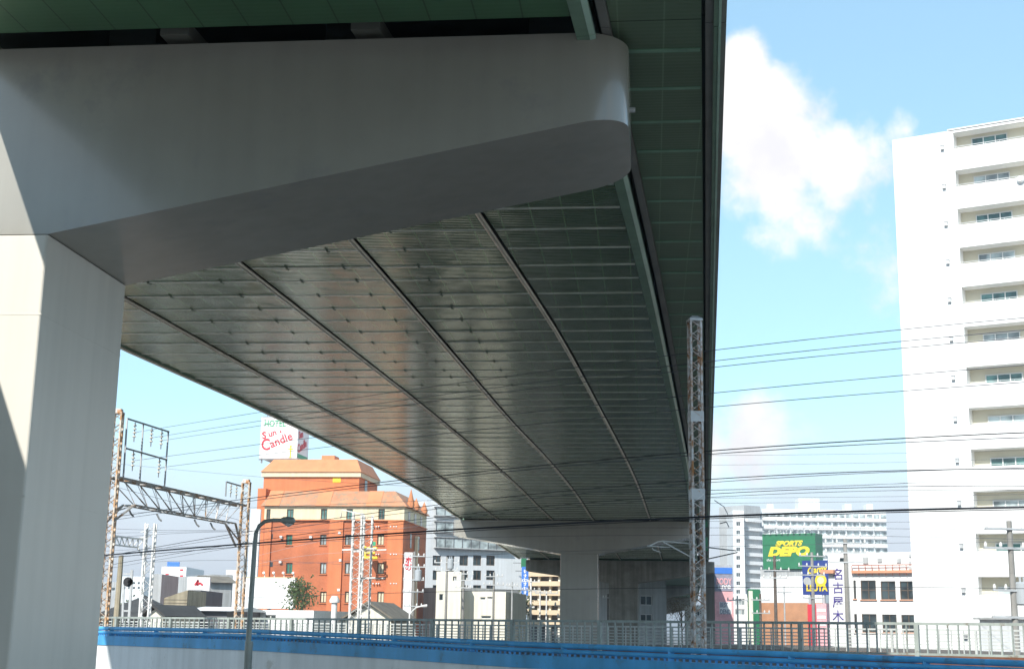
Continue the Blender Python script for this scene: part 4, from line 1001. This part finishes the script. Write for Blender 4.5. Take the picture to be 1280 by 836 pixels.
f, r, z = simple_building(1036, 133, 1061.5, 132, 690, 8, 'narrow white building end bearing upright blue characters', 'white', [])
for ch, py in (('\u540d', 723), ('\u53e4', 740), ('\u5c4b', 757.5), ('\u6728', 775)):
    x_, z_ = f.loc(1040.5, py); text(r, ch, (x_, -.03, z_), 1.15, M['s_purple'], bold=.006)
q = f.rect(1050, 697, 1056, 702); mb = MB(); mb.box(q[0],q[1],-.05,-.006,q[2],q[3]); mb.build('window', M['glass'], r)
q = f.rect(1034, 712, 1044, 716.5); mb = MB(); mb.box(q[0]-.5,q[1],-.6,-.006,q[2],q[3]); mb.build('awning', M['terracotta'], r)

# ---- signs and shops just right of the mast
f = Facade(893, 150, 916, 150, 740); _, zt_ = f.loc(905, 708); _, zm = f.loc(905, 739); r = f.root('shop', 'slim shop faced with a slate sign over a pink sign right of the rusty mast', 'shop')
mb = MB(); body(mb, f.w, 8, zt_, 0, front=True, parapet=.2); mb.build('wall', M['greyw'], r)
mb = MB(); mb.box(0, f.w, -.2, -.006, zm+.05, zt_-.8); s1_ = mb.build('slate_sign', M['s_slate'], r)
mb = MB(); mb.box(0, f.w, -.19, -.006, 1, zm); s2_ = mb.build('pink_sign', M['s_pink'], r)
mb = MB(); mb.box(.05, f.w-.05, -.21, -.006, zt_-.75, zt_-.1); mb.build('blue_sign', M['s_blue'], r)
o = text(s1_, 'BODY', (.15,-.23,zt_-1.9), .95, M['s_pink'], bold=.02); fit(o, f.w*.85)
o = text(s1_, 'Live', (.3,-.23,zm+.3), .85, M['sign_white'], bold=.01); fit(o, f.w*.7)
a, b, c, d = f.rect(899, 752, 914, 767); mb = MB(); mb.box(a, b, -.22, -.195, c, d); s3_ = mb.build('white_plate', M['sign_white'], s2_)
o = text(r, 'BEST\nDENO', (a+.05,-.24,c+.72), .72, M['s_slate'], bold=.02); fit(o, (b-a)*.88)
f = Facade(936, 165, 951, 165); _, zt_ = f.loc(943, 736); r = f.root('billboard', 'green upright board among poles left of the sports shop', 'billboard')
mb = MB(); mb.box(0, f.w, 0, .4, 1.5, zt_); bd = mb.build('board', M['s_depo'], r); mb = MB(); mb.bar((.3,.2,0),(.3,.2,1.495),.2); mb.bar((f.w-.3,.2,0),(f.w-.3,.2,1.495),.2); mb.build('leg', M['galv'], r)
mb = MB(); mb.box(.05, f.w*.38, -.03, -.004, 3, zt_-.2); mb.build('pale_panel', M['creamw'], bd)
simple_building(917, 210, 934, 210, 742, 8, 'white low shop with posters behind the pole left of the green board', 'white', [(919,748,931,756),(919,761,931,768)], nx=3, gm='glassp')
simple_building(930, 320, 960, 320, 752, 8, 'distant pale roof line under the narrow apartment tower', 'creamw', [], parapet=.2)

# ---- tall white apartment tower at right
f = Facade(1143, 97, 1280, 93.0)
# true bearing of the facade: 59.6 degrees left of straight ahead
A = W(1143.5, 790, 97); A.z = 0
f.A = A; f.d = Vector((.862, -.507, 0)).normalized(); f.n = Vector((-f.d.y, f.d.x, 0)); f.rz = math.atan2(f.d.y, f.d.x); f.w = 20.0
tops = [(1193,166),(1195,214.4),(1197,261),(1199,308.5),(1201.5,356),(1204,404.5),(1207,453),(1209.5,504.5),(1212,556),(1217,609),(1221,662.5),(1225,718),(1228,775)]
zz = [f.loc(*q)[1] for q in tops]; per = (zz[0] - zz[-1]) / 12; xr = sum(f.loc(*q)[0] for q in tops[:10]) / 10
ztop = f.loc(1118, 175)[1]
r = f.root('apartment_tower', 'tall bright white apartment tower with stacked recessed balconies at right', 'apartment tower')
opn = 1.22; holes = []
for k in range(13 + 1):
    zt_ = zz[0] - per * k
    if zt_ - opn < 0: break
    holes.append((xr, xr + 7.4, zt_ - opn, zt_)); holes.append((xr + 8.4, xr + 15.4, zt_ - opn, zt_))
mb = MB(); hs = holed_wall(mb, f.w, ztop, holes, reveal=1.15); body(mb, f.w, 13, ztop, 0, parapet=0)
mb.build('wall', M['white'], r)
mb = MB(); mb.box(xr - .4, f.w + .1, -.08, 1.2, ztop + .003, ztop + .1); mb.build('roof_edge', M['white'], r)
for i, (a, b, c, d) in enumerate(hs):
    mb = MB(); wz0, wz1 = c - 1.0, c + .62
    mb.face([(a,1.15,c),(b,1.15,c),(b,1.15,d),(a,1.15,d)]); wt = min(.98, .56 + 1.15 * (c - EYE) / 100); bk = mb.build('balcony', M['beige'], r)
    mb = MB(); mb.box(a + .003, b - .003, -.035, .03, c + .09, c + .12); 
    for q in range(8): x = a + .3 + (b - a - .6) * q / 7; mb.box(x - .015, x + .015, -.02, .01, c + .002, c + .09)
    mb.build('hand_rail', M['galv'], bk)
    gm = (M['glassg'], M['glass'], M['glassp'], M['glassg'])[i % 4]
    window(bk, (a + 1.05, a + 3.6, c + .01, c + wt), 1.11, gm, M['frame'], 3, 1, .07)
    if i % 2: window(bk, (a + 5.0, a + 6.6, c + .01, c + wt), 1.11, gm, M['frame'], 2, 1, .07)
    if i % 2 == 0:
        va, vz = f.loc(*( (1176 + (tops[min(i//2,12)][1]-166)*.048 ), tops[min(i//2,12)][1] + 20))
        mb = MB(); mb.box(va, va + .24, -.22, -.005, vz - .14, vz + .14); mb.box(va - .02, va + .26, -.26, -.003, vz + .143, vz + .2); mb.build('vent_hood', M['galv'], r)
dx, dz = f.loc(1276, 225); mb = MB(); mb.tube([(dx, -.15, dz), (dx, -.28, dz+.03)], [.28,.2], 14); mb.bar((dx, -.16, dz),(dx, .0, dz-.3), .05); mb.build('dish', M['white'], r)
# low wing in front of the tower
fw = Facade(1225, 78, 1300, 74); _, z = fw.loc(1262, 774); rw = fw.root('entrance_block', 'low grey flat-roofed entrance block at the foot of the tower', 'building')
mb = MB(); body(mb, fw.w, 6, z - .2, 0, front=True, parapet=.2); mb.build('wall', M['white2'], rw); mb = MB(); mb.box(-.2, fw.w, -.3, 6.2, z + .003, z + .12); mb.build('roof_slab', M['greyw'], rw)

# ================================================================== LEFT TOWN
def gable_house(x0, d0, x1, d1, yeave, yridge, dep, label, mw, mr, ridge='x', hip=0.0, wins=()):
    f = Facade(x0, d0, x1, d1, yeave); _, ze = f.loc((x0+x1)/2, yeave); _, zr = f.loc((x0+x1)/2, yridge); r = f.root('house', label, 'house')
    mb = MB(); hs = holed_wall(mb, f.w, ze, [f.rect(*q) for q in wins]); body(mb, f.w, dep, ze, 0, parapet=0)
    if ridge == 'y': mb.face([(0,0,ze),(f.w,0,ze),(f.w/2,0,zr-.1)]); mb.face([(0,dep,ze),(f.w/2,dep,zr-.1),(f.w,dep,ze)])
    mb.build('wall', M[mw], r)
    for q in hs: window(r, q, .14, M['glass'], M['frame'])
    mb = MB(); o = .4; t = .15
    if ridge == 'x':
        a, b = -o + hip, f.w + o - hip
        P = [(-o,-o,ze),(f.w+o,-o,ze),(f.w+o,dep+o,ze),(-o,dep+o,ze)]; Q = [(a,dep/2,zr),(b,dep/2,zr)]
        mb.face([P[0],P[1],Q[1],Q[0]]); mb.face([P[2],P[3],Q[0],Q[1]]); mb.face([P[1],P[2],Q[1]]); mb.face([P[3],P[0],Q[0]]); mb.face(P[::-1])
    else:
        for s_ in (-1, 1):
            xa = -o if s_ < 0 else f.w + o; xm = f.w / 2
            mb.hexa([(xa,-o,ze-.2),(xm,-o,zr),(xm,dep+o,zr),(xa,dep+o,ze-.2),(xa,-o,ze-.2+t),(xm,-o,zr+t),(xm,dep+o,zr+t),(xa,dep+o,ze-.2+t)])
    mb.build('roof', M[mr], r); return f, r
gable_house(112, 90, 213, 90.6, 774, 741, 12, 'broad house with a dark hipped roof at far left', 'dkgrey', 'roofgrey', 'x', 3.0)
f = Facade(205, 97, 234, 97, 750); _, z0 = f.loc(220, 738); r = f.root('house', 'weathered board-clad house side with a sloping top beside the dark roof', 'house')
_, za = f.loc(206, 747); _, zb2 = f.loc(233, 737)
mb = MB(); mb.prism([(0,0,0),(f.w,0,0),(f.w,0,zb2),(0,0,za)], (0,6,0)); mb.build('wall', M['wood'], r)
mb = MB()
for k in range(16):
    zz_ = 6.2 + k * .22
    if zz_ < za - .1: mb.box(0, f.w, -.03, -.004, zz_, zz_ + .03)
mb.build('board_joints', M['roofbrown'], r)
simple_building(234.5, 104, 250, 104, 737, 8, 'dark-clad narrow house beneath the white billboard', 'dkgrey', [(237,748,246,753)])
f = Facade(234, 112, 262, 112, 730); _, zb_ = f.loc(248, 738); _, zt_ = f.loc(248, 721); r = empty('billboard', (f.A.x, f.A.y, 0), f.rz, 'white billboard with one red brush mark above the dark narrow house', 'billboard')
mb = MB(); mb.box(0, f.w, 0, .4, zb_, zt_); bd = mb.build('board', M['sign_white'], r)
mb = MB(); mb.bar((.3,.6,0),(.3,.6,zb_+.5),.18); mb.bar((f.w-.3,.6,0),(f.w-.3,.6,zb_+.5),.18); mb.build('leg', M['galv'], r)
mb = MB()
for a, b in (((243.5,731),(248,724.5)),((248,724.5),(246,731)),((246,731),(250,728)),((250,728),(253.5,731))):
    p, q = f.loc(*a), f.loc(*b); mb.bar((p[0],-.03,p[1]),(q[0],-.03,q[1]),.14,.03, up=(0,1,0))
mb.build('brush_mark', M['s_red'], bd)
f, r, z = simple_building(262.5, 118, 290, 119, 718, 9, 'grey house with a brown balcony floor left of the rusty right-hand gantry mast', 'greyw', [(266,732,271,739),(274,733,280,739),(266,747,278,755)])
a, b, c, d = f.rect(262, 743, 282, 746); mb = MB(); mb.box(a, b, -.9, -.005, c, d); mb.build('balcony_floor', M['terracotta'], r)
gable_house(263, 116, 290, 117, 728, 718.5, 4, 'olive sheet-metal roof above the grey house', 'greyw', 'roofbrown', 'x')
gable_house(236, 92, 284, 91.5, 763, 757, 7, 'white corrugated canopy roof over a dark shop front', 'dkgrey', 'white', 'x')
gable_house(184, 87, 204, 86.6, 768, 758, 4, 'small shed with pale walls between the pale mast and the board-clad house', 'creamw', 'roofgrey', 'y')
simple_building(187, 142, 200.5, 142, 717, 9, 'flat grey block behind the pale lattice mast', 'greyw', [])
f, r, z = simple_building(200, 205, 231, 205, 708, 12, 'distant pale apartment house with red roof lettering and a blue rooftop sign', 'white', [(202+6*i, 727+8*k, 205.5+6*i, 731+8*k) for i in range(5) for k in range(3)], nx=1, gm='glassp')
a, b, c, d = f.rect(207, 701.5, 222, 706.5); mb = MB(); mb.box(a, b, 1, 1.4, z + .5, d); mb.build('roof_sign', M['s_blue'], r)
mb = MB()
for (x0,y0,x1,y1) in ((202.5,718,204,721),(207,716.5,211,718),(208,719,213,721),(225,711,229,713),(225,718.5,229,720.5)):
    q = f.rect(x0,y0,x1,y1); mb.box(q[0],q[1],-.05,-.004,q[2],q[3])
mb.build('red_marks', M['s_red'], r)
simple_building(100, 330, 190, 330, 727, 10, 'distant hazy row of low blocks behind the signal', 'greyw', [(112+9*i, 734, 117+9*i, 738) for i in range(8)], nx=1)
simple_building(150, 260, 178, 260, 720, 10, 'small far white block between the signal and the pale mast', 'white2', [(154+6*i, 727+6*k, 157+6*i, 730+6*k) for i in range(4) for k in range(2)], nx=1)
simple_building(281, 175, 300, 175, 712, 10, 'white far house with a flat top left of the hotel', 'white', [(284,718,290,722)], nx=2)
simple_building(232, 290, 300, 290, 733, 10, 'far pale terrace behind the white billboard', 'creamw', [(238+8*i, 741, 242+8*i, 745) for i in range(6)], nx=1)
# big blank billboard with spotlights
f = Facade(302.5, 106, 368, 105, 740); _, zb_ = f.loc(330, 760); _, zt_ = f.loc(330, 722); r = empty('billboard', (f.A.x, f.A.y, 0), f.rz, 'large blank white billboard with small spotlights on top, behind the street lamp', 'billboard')
mb = MB(); mb.box(0, f.w, 0, .35, zb_, zt_); bd = mb.build('board', M['sign_white'], r)
mb = MB(); mb.box(-.03, f.w+.03, -.03, .38, zt_+.002, zt_+.07); mb.build('board_edge', M['cream'], bd)
mb = MB()
for x in (.5, f.w/2, f.w-.5): mb.bar((x,.5,0),(x,.5,zb_+1.2),.16)
mb.build('leg', M['galv'], r)
for i in range(6):
    x = .15 + (f.w - .3) * i / 5; mb = MB(); mb.bar((x,.1,zt_+.073),(x,.1,zt_+.3),.05); mb.tube([(x,.1,zt_+.28),(x,-.12,zt_+.4)],[.05,.1],8); mb.build('spotlight', M['sign_white'], r)
simple_building(300, 98, 392, 96, 762, 8, 'long low white shed with rusty patches below the blank billboard', 'white', [(306,768,318,774),(330,768,345,774)], parapet=.3)
gable_house(432, 97, 489, 96.5, 773, 753.5, 7, 'house with a brown gable roof at the foot of the orange hotel', 'creamw', 'roofbrown', 'y')
v = W(417, 780, 93); r = empty('vent_stack', (v.x, v.y, 0), 0, 'white capped vent stack left of the brown gable roof', 'chimney'); mb = MB(); tz = W(417, 752, 93).z; mb.tube([(0,0,0),(0,0,tz)], .2, 10); mb.tube([(0,0,tz-.05),(0,0,tz+.1),(0,0,tz+.4)], [.33,.36,.2], 10); mb.build('pipe', M['paleSteel'], r)
# upright hotel sign in front of the shaded end
f = Facade(504.5, 124, 514.5, 124, 730); _, zt_ = f.loc(509, 690); r = empty('upright_sign', (f.A.x, f.A.y, 0), 0, 'tall white upright sign with red characters in front of the hotel corner', 'sign')
mb = MB(); mb.box(0, f.w, 0, .4, 2.5, zt_); bd = mb.build('board', M['sign_white'], r); mb = MB(); mb.bar((f.w/2,.2,0),(f.w/2,.2,2.495),.25); mb.build('leg', M['galv'], r)
text(bd, '\u30db', (.06,-.03,f.loc(509,703)[1]), .62, M['s_red'], bold=.02); text(bd, '\u306e', (.06,-.03,f.loc(509,712)[1]), .62, M['s_red'], bold=.01)
mb = MB(); q = f.rect(305+200,704.5,513.5,706); mb.box(.05, f.w-.05, -.035, -.004, q[2], q[3]); mb.build('red_bar', M['s_red'], bd)
f, r, z = simple_building(310, 128, 322, 128, 636, .5, 'narrow white sign board edge left of the hotel wall', 'white', [], parapet=.1, name='signboard', cat='sign')

# ================================================================== UTILITY POLES
def utility_pole(px, ytop, D, label, arms=((.6,1.6),(1.4,1.5)), r0=.16, transformer=None, lean=0.0, mat_='conc', zb=0.0):
    top = W(px + lean, (ytop + 776) / 2, D); p = top.copy(); top.z = W(px, ytop, D).z
    h = top.z - zb
    r = empty('utility_pole', (p.x, p.y, zb), R(random.uniform(-12, 12)), label, 'utility pole', 'utility poles')
    mb = MB(); mb.tube([(0,0,0),(0,0,h)], [r0, r0*.65], 10); mb.build('shaft', M[mat_], r)
    for dz, w in arms:
        mb = MB(); mb.bar((-w/2,-.12,h-dz),(w/2,-.12,h-dz),.09,.09)
        a = mb.build('cross_arm', M['galv'], r)
        io = None
        for x in (-w/2+.08, -w/5, w/5, w/2-.08):
            if io is None:
                mb = MB(); mb.tube([(0,0,.047),(0,0,.12),(0,0,.26)],[.05,.075,.03],6); io = oo = mb.build('insulator', M['paleSteel'], a)
            else:
                oo = io.copy(); COL.objects.link(oo); oo.parent = a
            oo.location = (x, -.12, h - dz)
    if transformer:
        dz, m_ = transformer
        mb = MB(); mb.tube([(.36,-.1,h-dz-.9),(.36,-.1,h-dz-.85),(.36,-.1,h-dz),(.36,-.1,h-dz+.06)],[.24,.3,.3,.22],12); mb.bar((0,0,h-dz-.5),(.3,-.1,h-dz-.5),.1); mb.tube([(.28,-.1,h-dz+.05),(.28,-.1,h-dz+.3)],.05,6); mb.tube([(.46,-.1,h-dz+.05),(.46,-.1,h-dz+.3)],.05,6)
        mb.build('transformer', M[m_], r)
    return r
utility_pole(1265, 651, 58, 'concrete utility pole with arms and transformers before the white tower', ((.35,2.4),(1.15,2.6),(2.9,2.0),(4.0,2.2)), .17, (2.6,'transf'), zb=2)
utility_pole(1058, 673, 88, 'tall pale utility pole in front of the blue upright characters', ((.3,2.6),(.9,2.6),(1.5,2.2)), .19)
utility_pole(1016, 690, 110, 'utility pole with crowded arms in front of the navy billboard', ((.3,2.2),(1.1,2.4),(1.8,2.0),(3.6,1.8)), .18)
utility_pole(969, 694, 112, 'dark slim utility pole in front of the green shop sign', ((1.2,2.4),(1.8,2.0)), .17, None, mat_='poledark')
utility_pole(980.5, 732, 130, 'short thin pole in front of the brown shop wall', ((.6,1.4),), .1, None, mat_='galv')
utility_pole(950.5, 742, 118, 'dark stub pole at the edge of the green board', ((.5,1.6),(1.6,1.6)), .15, None, mat_='poledark')
utility_pole(922, 744, 120, 'thin pole among the shops right of the pink sign', ((.4,1.8),), .1, None, mat_='galv')
utility_pole(706, 741, 100, 'pole with a pale blue transformer in front of the second pier column', ((.9,1.6),(1.7,1.2)), .2, (.2,'transf_blue'))
utility_pole(517, 689, 118, 'pole with five arms beside the white upright sign', ((.4,1.8),(1.3,1.9),(2.4,1.8),(3.4,1.8),(4.6,1.6)), .17, (1.6,'transf'))
utility_pole(558, 696, 128, 'utility pole before the grey stepped house', ((.5,2.4),(1.2,2.2)), .16, (.2,'transf'))
utility_pole(579, 713, 132, 'utility pole at the left corner of the ivory box house', ((.3,2.0),(.9,1.8),(1.6,1.6)), .17)
utility_pole(617, 715, 133, 'utility pole in front of the ivory box house with paired arms', ((.4,1.8),(1.2,2.0)), .15, None)
utility_pole(640, 727, 140, 'thin pole with no transformer in front of the dark little house', ((.4,1.2),), .12, None, mat_='galv')
utility_pole(663.5, 722, 150, 'white pole in front of the parking garage, left of three', ((.4,2.0),(1.3,2.0)), .15, None, mat_='paleSteel')
utility_pole(675, 736, 155, 'white pole in front of the parking garage, middle of three', ((.3,2.6),), .12, None, mat_='paleSteel')
utility_pole(683, 738, 158, 'white pole in front of the parking garage, right of three', ((.3,2.6),), .12, None, mat_='paleSteel')
utility_pole(760, 742, 150, 'dark pole between the second and third pier columns', ((.4,1.2),), .12, None, mat_='poledark')
for px0, px1, py0, py1, D, lab in ((512,528,764,757,100,'white street-lamp arm by the hotel corner'), (646,662,764,759,150,'white street-lamp arm by the parking garage')):
    b = W(px0, 784, D); r = empty('street_lamp', (b.x, b.y, 0), 0, lab, 'street lamp'); bb = Vector((b.x, b.y, 0))
    mb = MB(); mb.tube([Vector((0,0,0)), W(px0, py0+3, D)-bb, W((px0+px1)/2, py1+2, D)-bb, W(px1, py1, D)-bb], [.08,.06,.05,.05], 6); mb.build('pole', M['paleSteel'], r)
    mb = MB(); mb.tube([W(px1, py1, D)-bb, W(px1+6, py1-.5, D)-bb], [.08,.11], 6); mb.build('lamp_head', M['paleSteel'], r)

# ================================================================== PLANTS
def tree(px, D, ytop, ybot, w, label, mleaf, n=900, trunk=.12, leaf=.16, seed=1, dens=1.0):
    rng = random.Random(seed)
    b = W(px, 784, D); zt = W(px, ytop, D).z; zb_ = W(px, ybot, D).z
    r = empty('tree', (b.x, b.y, 0), 0, label, 'tree')
    mb = MB(); ht = zb_ + (zt - zb_) * .4; mb.tube([(0,0,0),(.05,0,ht*.6),(0,.05,ht)], [trunk, trunk*.8, trunk*.5], 8)
    tips = []
    for k in range(9):
        a = rng.uniform(0, 6.28); e = rng.uniform(.3, 1.0); rr = w/2*rng.uniform(.4,.9)
        t = Vector((math.cos(a)*rr, math.sin(a)*rr, zb_ + (zt-zb_)*e)); s_ = Vector((0,0,ht*rng.uniform(.7,1)))
        mb.tube([s_, s_.lerp(t,.5)+Vector((0,0,.15)), t], [trunk*.4,trunk*.25,.015], 5); tips.append(t)
    mb.build('trunk', M['bark'], r)
    mb = MB()
    for i in range(n):
        t = rng.choice(tips); sd = w*.16
        p = t + Vector((rng.gauss(0,sd), rng.gauss(0,sd), rng.gauss(0,sd*.9)))
        d = Vector((rng.gauss(0,1), rng.gauss(0,1), rng.gauss(0,1))).normalized(); s2 = d.orthogonal().normalized(); l = leaf*rng.uniform(.6,1.3)
        mb.face([p, p + d*l*.5 + s2*l*.3, p + d*l, p + d*l*.5 - s2*l*.3])
    mb.build('crown', M[mleaf], r); return r
tree(377, 103, 731, 764, 2.6, 'scruffy green bush-like tree between the blank billboard and the hotel', 'leaf', 620, .1, .24, 3)
tree(371, 105, 728, 750, 1.4, 'reddish-brown sapling just left of the scruffy tree', 'leaf2', 500, .07, .18, 5)
tree(852, 185, 752, 772, 4.5, 'bare brownish tree under the far viaduct', 'leaf2', 900, .15, .2, 9)
tree(645, 152, 750, 772, 3.0, 'dark green garden tree by the white pole near the garage', 'leaf', 900, .1, .25, 12)
tree(168, 100, 757, 775, 2.0, 'small green garden tree before the dark hipped roof', 'leaf', 600, .08, .2, 15)

# ================================================================== AIR
hm = bpy.data.materials.new('thin_city_haze'); hm.use_nodes = True; hn = hm.node_tree
hn.nodes.remove(hn.nodes['Principled BSDF']); pv = hn.nodes.new('ShaderNodeVolumePrincipled')
pv.inputs['Color'].default_value = (.93, .95, 1, 1); pv.inputs['Density'].default_value = HAZE; pv.inputs['Anisotropy'].default_value = .3
hn.links.new(pv.outputs['Volume'], hn.nodes['Material Output'].inputs['Volume'])
mb = MB(); mb.box(-3100, 3100, -2100, 4100, -1, 60); hz_o = mb.build('haze', hm); tag(hz_o, kind='stuff')

# ================================================================== SKY, SUN, CAMERA
AZ, EL = R(205.0), R(38)
world = bpy.data.worlds.new('World'); S.world = world; world.use_nodes = True
nt = world.node_tree; N = nt.nodes; Lk = nt.links
bg = N['Background']; bg.inputs['Strength'].default_value = .15
sky = N.new('ShaderNodeTexSky'); sky.sky_type = 'NISHITA'; sky.sun_disc = False; sky.sun_elevation = EL; sky.sun_rotation = AZ; sky.air_density = 1.0; sky.dust_density = .1; sky.ozone_density = 1.0
tc = N.new('ShaderNodeTexCoord'); sx = N.new('ShaderNodeSeparateXYZ'); Lk.new(tc.outputs['Generated'], sx.inputs[0])
def mth(op, a, b=None, c=None, clamp=False):
    n = N.new('ShaderNodeMath'); n.operation = op; n.use_clamp = clamp
    for i, q in enumerate((a, b, c)):
        if q is None: continue
        if isinstance(q, (int, float)): n.inputs[i].default_value = q
        else: Lk.new(q, n.inputs[i])
    return n.outputs[0]
az = mth('ARCTAN2', sx.outputs['X'], sx.outputs['Y']); el = mth('ARCSINE', sx.outputs['Z'])
cb = N.new('ShaderNodeCombineXYZ'); Lk.new(az, cb.inputs[0]); Lk.new(el, cb.inputs[1])
ns = N.new('ShaderNodeTexNoise'); ns.inputs['Scale'].default_value = 20; ns.inputs['Detail'].default_value = 9; ns.inputs['Roughness'].default_value = .62; Lk.new(cb.outputs[0], ns.inputs['Vector'])
ns2 = N.new('ShaderNodeTexNoise'); ns2.inputs['Scale'].default_value = 7; ns2.inputs['Detail'].default_value = 6; Lk.new(cb.outputs[0], ns2.inputs['Vector'])
def ae(px, py): d = ray(px, py).normalized(); return math.atan2(d.x, d.y), math.asin(d.z)
dens = None
BL = [(928,75,38,1.1),(935,140,72,1.25),(890,140,70,1.0),(975,190,74,1.2),(1040,207,58,.95),(985,240,70,.62),(1085,212,30,.4),(1000,262,50,.3),(1133,163,22,.32),(1100,365,50,.16),(945,553,60,.75),(880,560,50,.7),(840,120,80,1.0),(760,60,120,1.0)]
for (px, py, rr, amp) in BL:
    a, e_ = ae(px, py); da = mth('MULTIPLY', mth('SUBTRACT', az, a), math.cos(e_)); de = mth('SUBTRACT', el, e_)
    dist = mth('SQRT', mth('ADD', mth('MULTIPLY', da, da), mth('MULTIPLY', de, de)))
    v = mth('MULTIPLY', mth('SUBTRACT', 1.25, mth('DIVIDE', dist, rr / F / 1.0)), amp)
    dens = v if dens is None else mth('MAXIMUM', dens, v)
dens = mth('ADD', dens, mth('MULTIPLY', mth('SUBTRACT', ns.outputs['Fac'], .5), 1.8))
mk = N.new('ShaderNodeMapRange'); mk.interpolation_type = 'SMOOTHSTEP'; Lk.new(dens, mk.inputs['Value']); mk.inputs['From Min'].default_value = .05; mk.inputs['From Max'].default_value = .72
# low bank of bright haze-cloud over the horizon, and scattered cumulus elsewhere in the sky
low = N.new('ShaderNodeMapRange'); low.interpolation_type = 'SMOOTHSTEP'; Lk.new(mth('ADD', el, mth('MULTIPLY', mth('SUBTRACT', ns2.outputs['Fac'], .5), .10)), low.inputs['Value'])
low.inputs['From Min'].default_value = .165; low.inputs['From Max'].default_value = .06; low.inputs['To Min'].default_value = 0; low.inputs['To Max'].default_value = .9
away = mth('GREATER_THAN', mth('ABSOLUTE', mth('SUBTRACT', az, .1)), .75)
sc_ = N.new('ShaderNodeMapRange'); sc_.interpolation_type = 'SMOOTHSTEP'; Lk.new(ns2.outputs['Fac'], sc_.inputs['Value']); sc_.inputs['From Min'].default_value = .5; sc_.inputs['From Max'].default_value = .68
mask = mth('MAXIMUM', mk.outputs['Result'], mth('MULTIPLY', sc_.outputs['Result'], away))
cc = N.new('ShaderNodeValToRGB'); cc.color_ramp.elements[0].position = .36; cc.color_ramp.elements[0].color = (.84,.83,.88,1); cc.color_ramp.elements[1].position = .58; cc.color_ramp.elements[1].color = (1,.985,.97,1)
ns3 = N.new('ShaderNodeTexNoise'); ns3.inputs['Scale'].default_value = 16; ns3.inputs['Detail'].default_value = 7; Lk.new(cb.outputs[0], ns3.inputs['Vector']); Lk.new(ns3.outputs['Fac'], cc.inputs['Fac'])
cs = N.new('ShaderNodeMix'); cs.data_type = 'RGBA'; cs.blend_type = 'MULTIPLY'; cs.inputs['Factor'].default_value = 1; Lk.new(cc.outputs['Color'], cs.inputs['A']); cs.inputs['B'].default_value = (4.9, 4.9, 4.9, 1)
mx = N.new('ShaderNodeMix'); mx.data_type = 'RGBA'; Lk.new(mask, mx.inputs['Factor']); tn = N.new('ShaderNodeMix'); tn.data_type = 'RGBA'; tn.blend_type = 'MULTIPLY'; tn.inputs['Factor'].default_value = 1; Lk.new(sky.outputs['Color'], tn.inputs['A']); tn.inputs['B'].default_value = (.92, 1.05, 1.02, 1); hz_ = N.new('ShaderNodeMix'); hz_.data_type = 'RGBA'; Lk.new(low.outputs['Result'], hz_.inputs['Factor']); pl = N.new('ShaderNodeMix'); pl.data_type = 'RGBA'; pl.inputs['Factor'].default_value = .45; Lk.new(tn.outputs['Result'], pl.inputs['A']); pl.inputs['B'].default_value = (2.1, 3.5, 4.3, 1); Lk.new(pl.outputs['Result'], hz_.inputs['A']); hz_.inputs['B'].default_value = (3.55, 3.7, 4.2, 1); Lk.new(hz_.outputs['Result'], mx.inputs['A']); Lk.new(cs.outputs['Result'], mx.inputs['B'])
Lk.new(mx.outputs['Result'], bg.inputs['Color'])

sun = bpy.data.lights.new('sun', 'SUN'); sun.energy = 3.8; sun.angle = R(.5); sun.color = (1, .955, .88)
so = bpy.data.objects.new('sun', sun); COL.objects.link(so)
sv = Vector((math.sin(AZ)*math.cos(EL), math.cos(AZ)*math.cos(EL), math.sin(EL)))
so.rotation_euler = sv.to_track_quat('Z', 'Y').to_euler(); so.location = (-30, -60, 80)

cam = bpy.data.cameras.new('camera'); co = bpy.data.objects.new('camera', cam); COL.objects.link(co)
cam.sensor_width = 36; cam.lens = F / 1280 * 36; cam.clip_start = .1; cam.clip_end = 8000
X = Vector((cr, -sr*sp, sr*cp)); Y = Vector((-sr, -cr*sp, cr*cp)); Z = -Vector((0, cp, sp))
mw = Matrix((X, Y, Z)).transposed().to_4x4(); mw.translation = (0, 0, EYE); co.matrix_world = mw
S.camera = co
S.render.engine = 'CYCLES'; S.cycles.use_denoising = True; S.cycles.max_bounces = 8; S.cycles.diffuse_bounces = 4
S.view_settings.view_transform = 'Standard'; S.view_settings.look = 'None'; S.view_settings.exposure = .7; S.view_settings.gamma = 1
